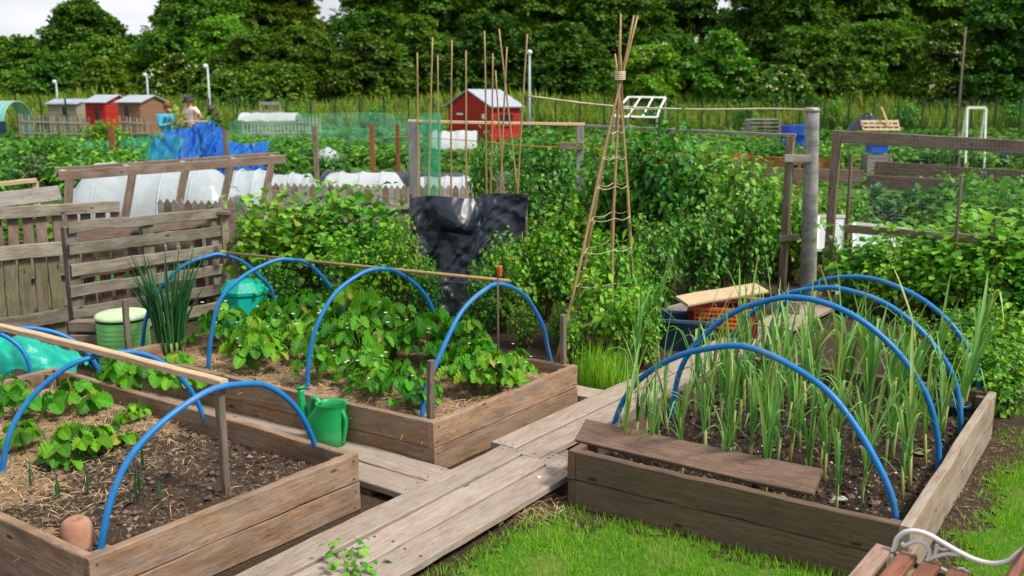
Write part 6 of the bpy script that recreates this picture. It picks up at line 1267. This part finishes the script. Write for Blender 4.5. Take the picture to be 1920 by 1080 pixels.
def person(foot, face, height, label, shirt, hairmat, elbows, hands, hat=False, lean=0., sleeves=.5, nod=0.):
    """face: horizontal unit vector the chest turns to; elbows/hands: (forward, side, up) of each arm in fractions of the height"""
    o = thing('person', tuple(foot), label, 'person'); f = nrm(face); s = np.array([f[1], -f[0], 0])       # s: the person's right
    H = height; P = lambda fw, sd, up: np.asarray(foot, float) + f * fw * H + s * sd * H + UP * up * H
    k = lean
    pts = [P(0, 0, .53), P(k * .3, 0, .62), P(k * .7, 0, .73), P(k, 0, .80), P(k * 1.15, 0, .855), P(k * 1.3 + .01, 0, .885)]; ed = [(0, 1), (1, 2), (2, 3), (3, 4), (4, 5)]; rd = [(.085 * H, .062 * H), (.078 * H, .058 * H), (.092 * H, .066 * H), (.06 * H, .045 * H), .031 * H, .033 * H]
    arms = []
    for j, sd in enumerate((1, -1)):
        b = len(pts); e, h = elbows[j], hands[j]; pts += [P(k, sd * .105, .808), P(k + e[0], sd * e[1], e[2]), P(k + h[0], sd * h[1], h[2])]; ed += [(3, b), (b, b + 1), (b + 1, b + 2)]; rd += [.036 * H, .026 * H, .018 * H]; arms.append((pts[b], pts[b + 1], pts[b + 2]))
        hb = len(pts); dirn = nrm(pts[b + 2] - pts[b + 1]); up_ = nrm(np.cross(dirn, s)); sd_ = nrm(np.cross(dirn, up_)); palm = pts[b + 2] + dirn * .05 * H * .8; pts.append(palm); ed.append((b + 2, hb)); rd.append((.021 * H, .011 * H))
        for q, (off, ln) in enumerate(((-.018, .035), (-.006, .042), (.006, .045), (.018, .04))):
            i0 = len(pts); a1 = palm + sd_ * off * H + dirn * ln * .55 * H; a2 = a1 + (dirn * .7 - up_ * .6) * ln * .5 * H; pts += [a1, a2]; ed += [(hb, i0), (i0, i0 + 1)]; rd += [.006 * H, .005 * H]
        i0 = len(pts); pts += [palm + sd_ * .024 * H - dirn * .005 * H, palm + sd_ * .034 * H + dirn * .02 * H]; ed += [(hb, i0), (i0, i0 + 1)]; rd += [.007 * H, .006 * H]
    legs = []
    for sd in (1, -1):
        b = len(pts); pts += [P(0, sd * .052, .47), P(.01, sd * .06, .27), P(-.005, sd * .062, .045), P(.07, sd * .07, .02)]; ed += [(0, b), (b, b + 1), (b + 1, b + 2), (b + 2, b + 3)]; rd += [.055 * H, .036 * H, .024 * H, .022 * H]; legs.append((pts[b], pts[b + 1], pts[b + 2]))
    skin_obj('body', pts, ed, rd, 'skin', o)
    hc = P(k * 1.45 + .015, 0, .935); fr = nrm(f + UP * -nod); upv = nrm(np.cross(s, fr)); upv = upv if upv[2] > 0 else -upv
    b = MB(); V = []; n = 18
    prof = [(-.078, .018), (-.07, .032), (-.05, .043), (-.02, .050), (.015, .052), (.045, .046), (.064, .028), (.071, .004)]
    for z, r in prof:
        for a in np.arange(n) * 2 * math.pi / n: fx = math.cos(a); V.append(hc + (fr * (fx * r * 1.12 + (.006 if fx > .8 and z < 0 else 0)) + s * math.sin(a) * r * .9 + upv * z) * H)
    fc = [(i * n + j, i * n + (j + 1) % n, (i + 1) * n + (j + 1) % n, (i + 1) * n + j) for i in range(7) for j in range(n)] + [tuple(range(n))[::-1], tuple(7 * n + j for j in range(n))]
    b.add(V, fc, 0, True); q = hc + (fr * .058 + upv * -.008) * H; b.add([q + (upv * .012 - fr * .004) * H, q + (s * .009 - upv * .010 - fr * .004) * H, q + (-s * .009 - upv * .010 - fr * .004) * H, q + (fr * .012 - upv * .008) * H], [(0, 1, 3), (1, 2, 3), (2, 0, 3)])
    for sd in (1, -1): b.box(hc + (s * sd * .049 - upv * .008) * H, (.012 * H, .008 * H, .026 * H), (fr, s, upv))
    hd = b.build('head', 'skin', o)
    b = MB()
    for sd in (1, -1): b.box(hc + (fr * .055 + s * sd * .018 + upv * .006) * H, (.006 * H, .010 * H, .005 * H), (fr, s, upv))
    b.build('eyes', 'eye', hd); b = MB(); b.box(hc + (fr * .052 - upv * .035) * H, (.006 * H, .022 * H, .005 * H), (fr, s, upv)); b.build('mouth', 'lip', hd)
    b = MB(); V = []
    for z, r in [(-.035, .05), (-.01, .056), (.02, .058), (.048, .052), (.068, .033), (.076, .004)]:
        for a in np.arange(n) * 2 * math.pi / n:
            fx = math.cos(a); c = r * (1.16 if fx < .3 else (.70 if z < .02 else 1.12)); V.append(hc + (fr * fx * c + s * math.sin(a) * r * .95 + upv * (z + .004)) * H)
    b.add(V, [(i * n + j, i * n + (j + 1) % n, (i + 1) * n + (j + 1) % n, (i + 1) * n + j) for i in range(5) for j in range(n)] + [tuple(5 * n + j for j in range(n))], 0, True)
    if not hat: b.tube([hc + (-fr * .06 + upv * .01) * H, hc + (-fr * .075 - upv * .02) * H], [.024 * H, .018 * H], 8)
    b.build('hair', hairmat, o)
    if hat:
        b = MB(); V = []
        for z, r in [(.012, .098), (.018, .100), (.026, .063), (.06, .060), (.088, .052), (.096, .03), (.097, .002)]:
            for a in np.arange(24) * 2 * math.pi / 24: V.append(hc + (fr * math.cos(a) * r * 1.08 + s * math.sin(a) * r + upv * z) * H)
        b.add(V, [(i * 24 + j, i * 24 + (j + 1) % 24, (i + 1) * 24 + (j + 1) % 24, (i + 1) * 24 + j) for i in range(6) for j in range(24)] + [tuple(range(24))[::-1], tuple(6 * 24 + j for j in range(24))], 0, True); b.build('hat', 'hat', o)
    sp = [P(0, 0, .475)] + pts[1:4] + [P(k * 1.08, 0, .828)]; se = [(0, 1), (1, 2), (2, 3), (3, 4)]; sr = [(.098 * H, .076 * H), (.092 * H, .071 * H), (.104 * H, .077 * H), (.070 * H, .055 * H), .040 * H]
    for a in arms: bb = len(sp); mid = a[0] + (a[1] - a[0]) * min(1, sleeves * 1.3); sp += [a[0], mid]; se += [(3, bb), (bb, bb + 1)]; sr += [.046 * H, .037 * H]; 
    if sleeves > .9:
        for j, a in enumerate(arms): bb = len(sp); sp.append(a[1] + (a[2] - a[1]) * .8); se.append((6 + 2 * j, bb)); sr.append(.027 * H)
    skin_obj('shirt', sp, se, sr, shirt, o)
    tp_ = [P(0, 0, .545)]; te = []; trd = [(.098 * H, .075 * H)]
    for l in legs: bb = len(tp_); tp_ += [l[0], l[1], l[2] + UP * .01]; te += [(0, bb), (bb, bb + 1), (bb + 1, bb + 2)]; trd += [.066 * H, .046 * H, .036 * H]
    skin_obj('trousers', tp_, te, trd, 'trouser', o)
    return o, hc, P, s, f
fp = dp(316, 300, 25.0) * [1, 1, 0]; H1 = dp(316, 193, 25.0)[2]
o1, hc, P1, s1, f1_ = person(fp, V3(.8, -.6, 0), H1, 'person with auburn hair in a turquoise top holding plants, turned to the right', 'shirt1', 'hair', ((.04, .15, .66), (.05, .15, .66)), ((.17, .08, .70), (.19, .07, .68)), lean=.03, sleeves=1., nod=.25)
b = MB(); hp = P1(.26, .0, .70); r = np.random.default_rng(4); n = 40; P = hp + np.stack([r.normal(.03, .06, n), r.normal(0, .05, n), r.uniform(-.15, .42, n)], 1); b.scatter(LEAF, P, rdir(r, n) * [1, 1, .4] + UP * .6, rdir(r, n), r.uniform(.08, .18, n)); b.tube([hp - UP * .2, hp + UP * .5], .02, 5); b.build('held_plants', leafm('yellow_green_leaf', [(.2, .32, .05), (.4, .45, .12), (.5, .5, .2)]), origin=tuple(hp), label='bunch of yellow green plants held by the person in turquoise', cat='plants')
fp = dp(366, 300, 30.5) * [1, 1, 0]; H2 = dp(366, 182, 30.5)[2]
person(fp, V3(-.55, -.83, 0), H2, 'person in dark hat and pink cream shirt with a hand on the hip', 'shirt2', 'hair', ((.06, .16, .66), (-.05, .21, .68)), ((.13, .10, .60), (.02, .11, .58)), hat=True, lean=.03, sleeves=.5, nod=.45)
# a wooden tray of seedlings on a table between them
p = dp(372, 228, 29.4); o = thing('potting_table', tuple(p * [1, 1, 0]), 'small rough table behind the peak of the blue net', 'table'); board('table_top', p - V3(.55, 0, 0), p + V3(.55, 0, 0), .5, .04, mat='lath', parent=o, seg=3)
for sx in (-.5, .5):
    for sy in (-.2, .2): q = p + V3(sx, sy, -.02); board('leg', q * [1, 1, 0], q, .05, .05, up=V3(0, 1, 0), mat='grey', parent=o, seg=3)

# ------------------------------------------------------------------ trees
TREES = [
 (350, -20, 240, 112, 150, 'tree1', 'dark tree far back behind the left end of the high wood', 3600, {}),
 (440, -60, 240, 116, 220, 'tree1', 'far back tree behind the bright domed tree', 3600, {}),
 (540, -50, 240, 118, 180, 'tree1', 'far back tree left of the sky gap', 3600, {}),
 (760, -80, 240, 116, 240, 'tree1', 'far back tree behind the leftmost canes', 3600, {}),
 (900, -90, 240, 118, 260, 'tree1', 'far back tree behind the red shed', 3600, {}),
 (1050, -90, 240, 116, 260, 'tree1', 'far back tree between red shed and wigwam', 3600, {}),
 (1200, -90, 240, 117, 240, 'tree1', 'far back tree right of the wigwam', 3600, {}),
 (1430, -80, 240, 116, 180, 'tree1', 'far back tree right of the olive skyline gap', 3600, {}),
 (1540, -90, 240, 118, 240, 'tree1', 'far back tree above the silver grey post', 3600, {}),
 (1680, -90, 240, 116, 260, 'tree1', 'far back tree above the pale pallet', 3600, {}),
 (1830, -90, 240, 118, 260, 'tree1', 'far back tree behind the tall pole', 3600, {}),
 (18, 84, 240, 112, 190, 'tree1', 'dark tree at the far left edge of the skyline', 3000, {}),
 (78, 76, 240, 105, 150, 'tree2', 'green rounded tree left of the tall pointed tree', 2600, {}),
 (42, 140, 240, 84, 120, 'tree2', 'low green tree above the polytunnel', 2000, {}),
 (172, -12, 240, 100, 132, 'tree1', 'tall dark tree rising into the sky at the left', 5600, dict(low=.25, lobes=20)),
 (225, 84, 240, 94, 180, 'tree2', 'broad mid green tree right below the tall left tree', 3600, {}),
 (130, 105, 240, 84, 130, 'tree2', 'green tree behind the cream shed', 2400, {}),
 (206, 122, 240, 76, 110, 'tree3', 'round dull green tree above the red and wooden sheds', 2600, dict(low=.05)),
 (268, 75, 240, 125, 110, 'tree2', 'far green tree showing in the gap of the skyline', 1800, {}),
 (392, -60, 240, 92, 185, 'tree2', 'tall green tree at the left end of the high wood', 5200, dict(low=.1)),
 (475, -90, 240, 98, 240, 'tree3', 'very tall olive tree behind the bright domed tree', 5200, {}),
 (560, -70, 240, 100, 150, 'tree3', 'tall olive tree left of the small sky gap', 4600, {}),
 (425, 30, 240, 80, 150, 'tree4', 'bright green domed tree in front of the dark wood', 3400, {}),
 (345, 105, 240, 78, 130, 'tree3', 'olive tree with cream blossom above the two people', 2800, dict(bloom=14, low=.05)),
 (475, 75, 240, 76, 170, 'tree3', 'olive tree right of the bright domed tree', 3400, dict(low=.05)),
 (575, 55, 240, 76, 160, 'tree3', 'broad olive tree under the small sky gap', 3600, dict(low=.05)),
 (440, 140, 240, 70, 120, 'elder', 'low elder bush with white flowers right of the slim lamp post', 2000, dict(bloom=6, low=.03)),
 (520, 130, 240, 71, 140, 'tree1', 'low dark bush behind the far pallets', 2200, dict(low=.03)),
 (725, -70, 240, 96, 190, 'tree2', 'tall green tree just right of the small sky gap', 5000, {}),
 (690, 70, 240, 74, 160, 'tree3', 'olive green tree with pale tips left of the bamboo canes', 3600, dict(low=.03, bloom=4)),
 (790, 45, 240, 77, 170, 'tree2', 'mid green tree behind the leftmost bamboo canes', 3600, dict(low=.03)),
 (830, -100, 240, 95, 220, 'tree2', 'huge green tree behind the left canes', 5200, {}),
 (920, 40, 240, 77, 200, 'tree1', 'dark tree directly behind the red shed', 4200, dict(low=.03)),
 (990, -100, 240, 92, 240, 'tree1', 'huge dark tree above the red shed roof', 5200, {}),
 (1060, 50, 240, 76, 190, 'tree1', 'dark tree right of the pale lamp post', 4200, dict(low=.03)),
 (1150, -90, 240, 92, 230, 'tree1', 'huge dark tree behind the wigwam tip', 5200, {}),
 (1215, 75, 240, 70, 110, 'tree4', 'elder with pale flowers right of the wigwam tip', 2400, dict(low=.02, bloom=5)),
 (1275, 65, 240, 74, 110, 'tree2', 'mid green tree between the two flowering elders', 2400, dict(low=.03)),
 (1285, -80, 240, 96, 130, 'tree1', 'tall dark tree left of the olive skyline gap', 3800, {}),
 (1350, 15, 240, 100, 90, 'tree3', 'olive tree in the gap of the dark wood', 2600, {}),
 (1350, 60, 240, 70, 115, 'tree4', 'bright yellow green elder in the middle of the bank', 3200, dict(low=.02, bloom=6)),
 (1445, -90, 240, 88, 210, 'tree1', 'huge dark tree right of the bright elder', 5200, {}),
 (1460, 130, 240, 69, 130, 'elder', 'low elder with white flower heads above the stacked pallets', 2200, dict(low=.02, bloom=8)),
 (1520, 60, 240, 73, 190, 'tree1', 'dark tree above the silver grey post', 4200, dict(low=.02)),
 (1620, 40, 240, 74, 200, 'tree2', 'broad dark green tree above the pale pallet', 4400, dict(low=.02)),
 (1590, -110, 240, 92, 220, 'tree1', 'huge dark tree in the back at the right', 5000, {}),
 (1720, -110, 240, 94, 200, 'tree1', 'huge dark tree behind the flowering elder at the right', 4800, {}),
 (1765, 45, 240, 70, 120, 'tree3', 'reddish olive elder with white flower heads left of the tall pole', 3000, dict(low=.02, bloom=7)),
 (1870, -30, 240, 70, 190, 'tree2', 'large mid green tree at the right edge right of the tall pole', 5200, dict(low=.03)),
 (1900, -120, 240, 92, 240, 'tree1', 'huge dark tree at the far right edge', 4600, {}),
 (1985, 20, 240, 74, 160, 'tree1', 'dark tree cut by the right edge of the picture', 2600, dict(low=.03)),
]
for i, (px, top, by, d, wpx, mt, lab, n, kw) in enumerate(TREES):
    tpx('elder_tree' if ('elder' in lab) else 'broadleaf_tree', px, top, by, d, wpx, 'tree2' if mt == 'elder' else mt, lab, seed=i * 7, n=int(n * 2.3), ls=.40 * d / 78, trunk=.12 + .0022 * d * (1 if wpx > 140 else .6), **kw)
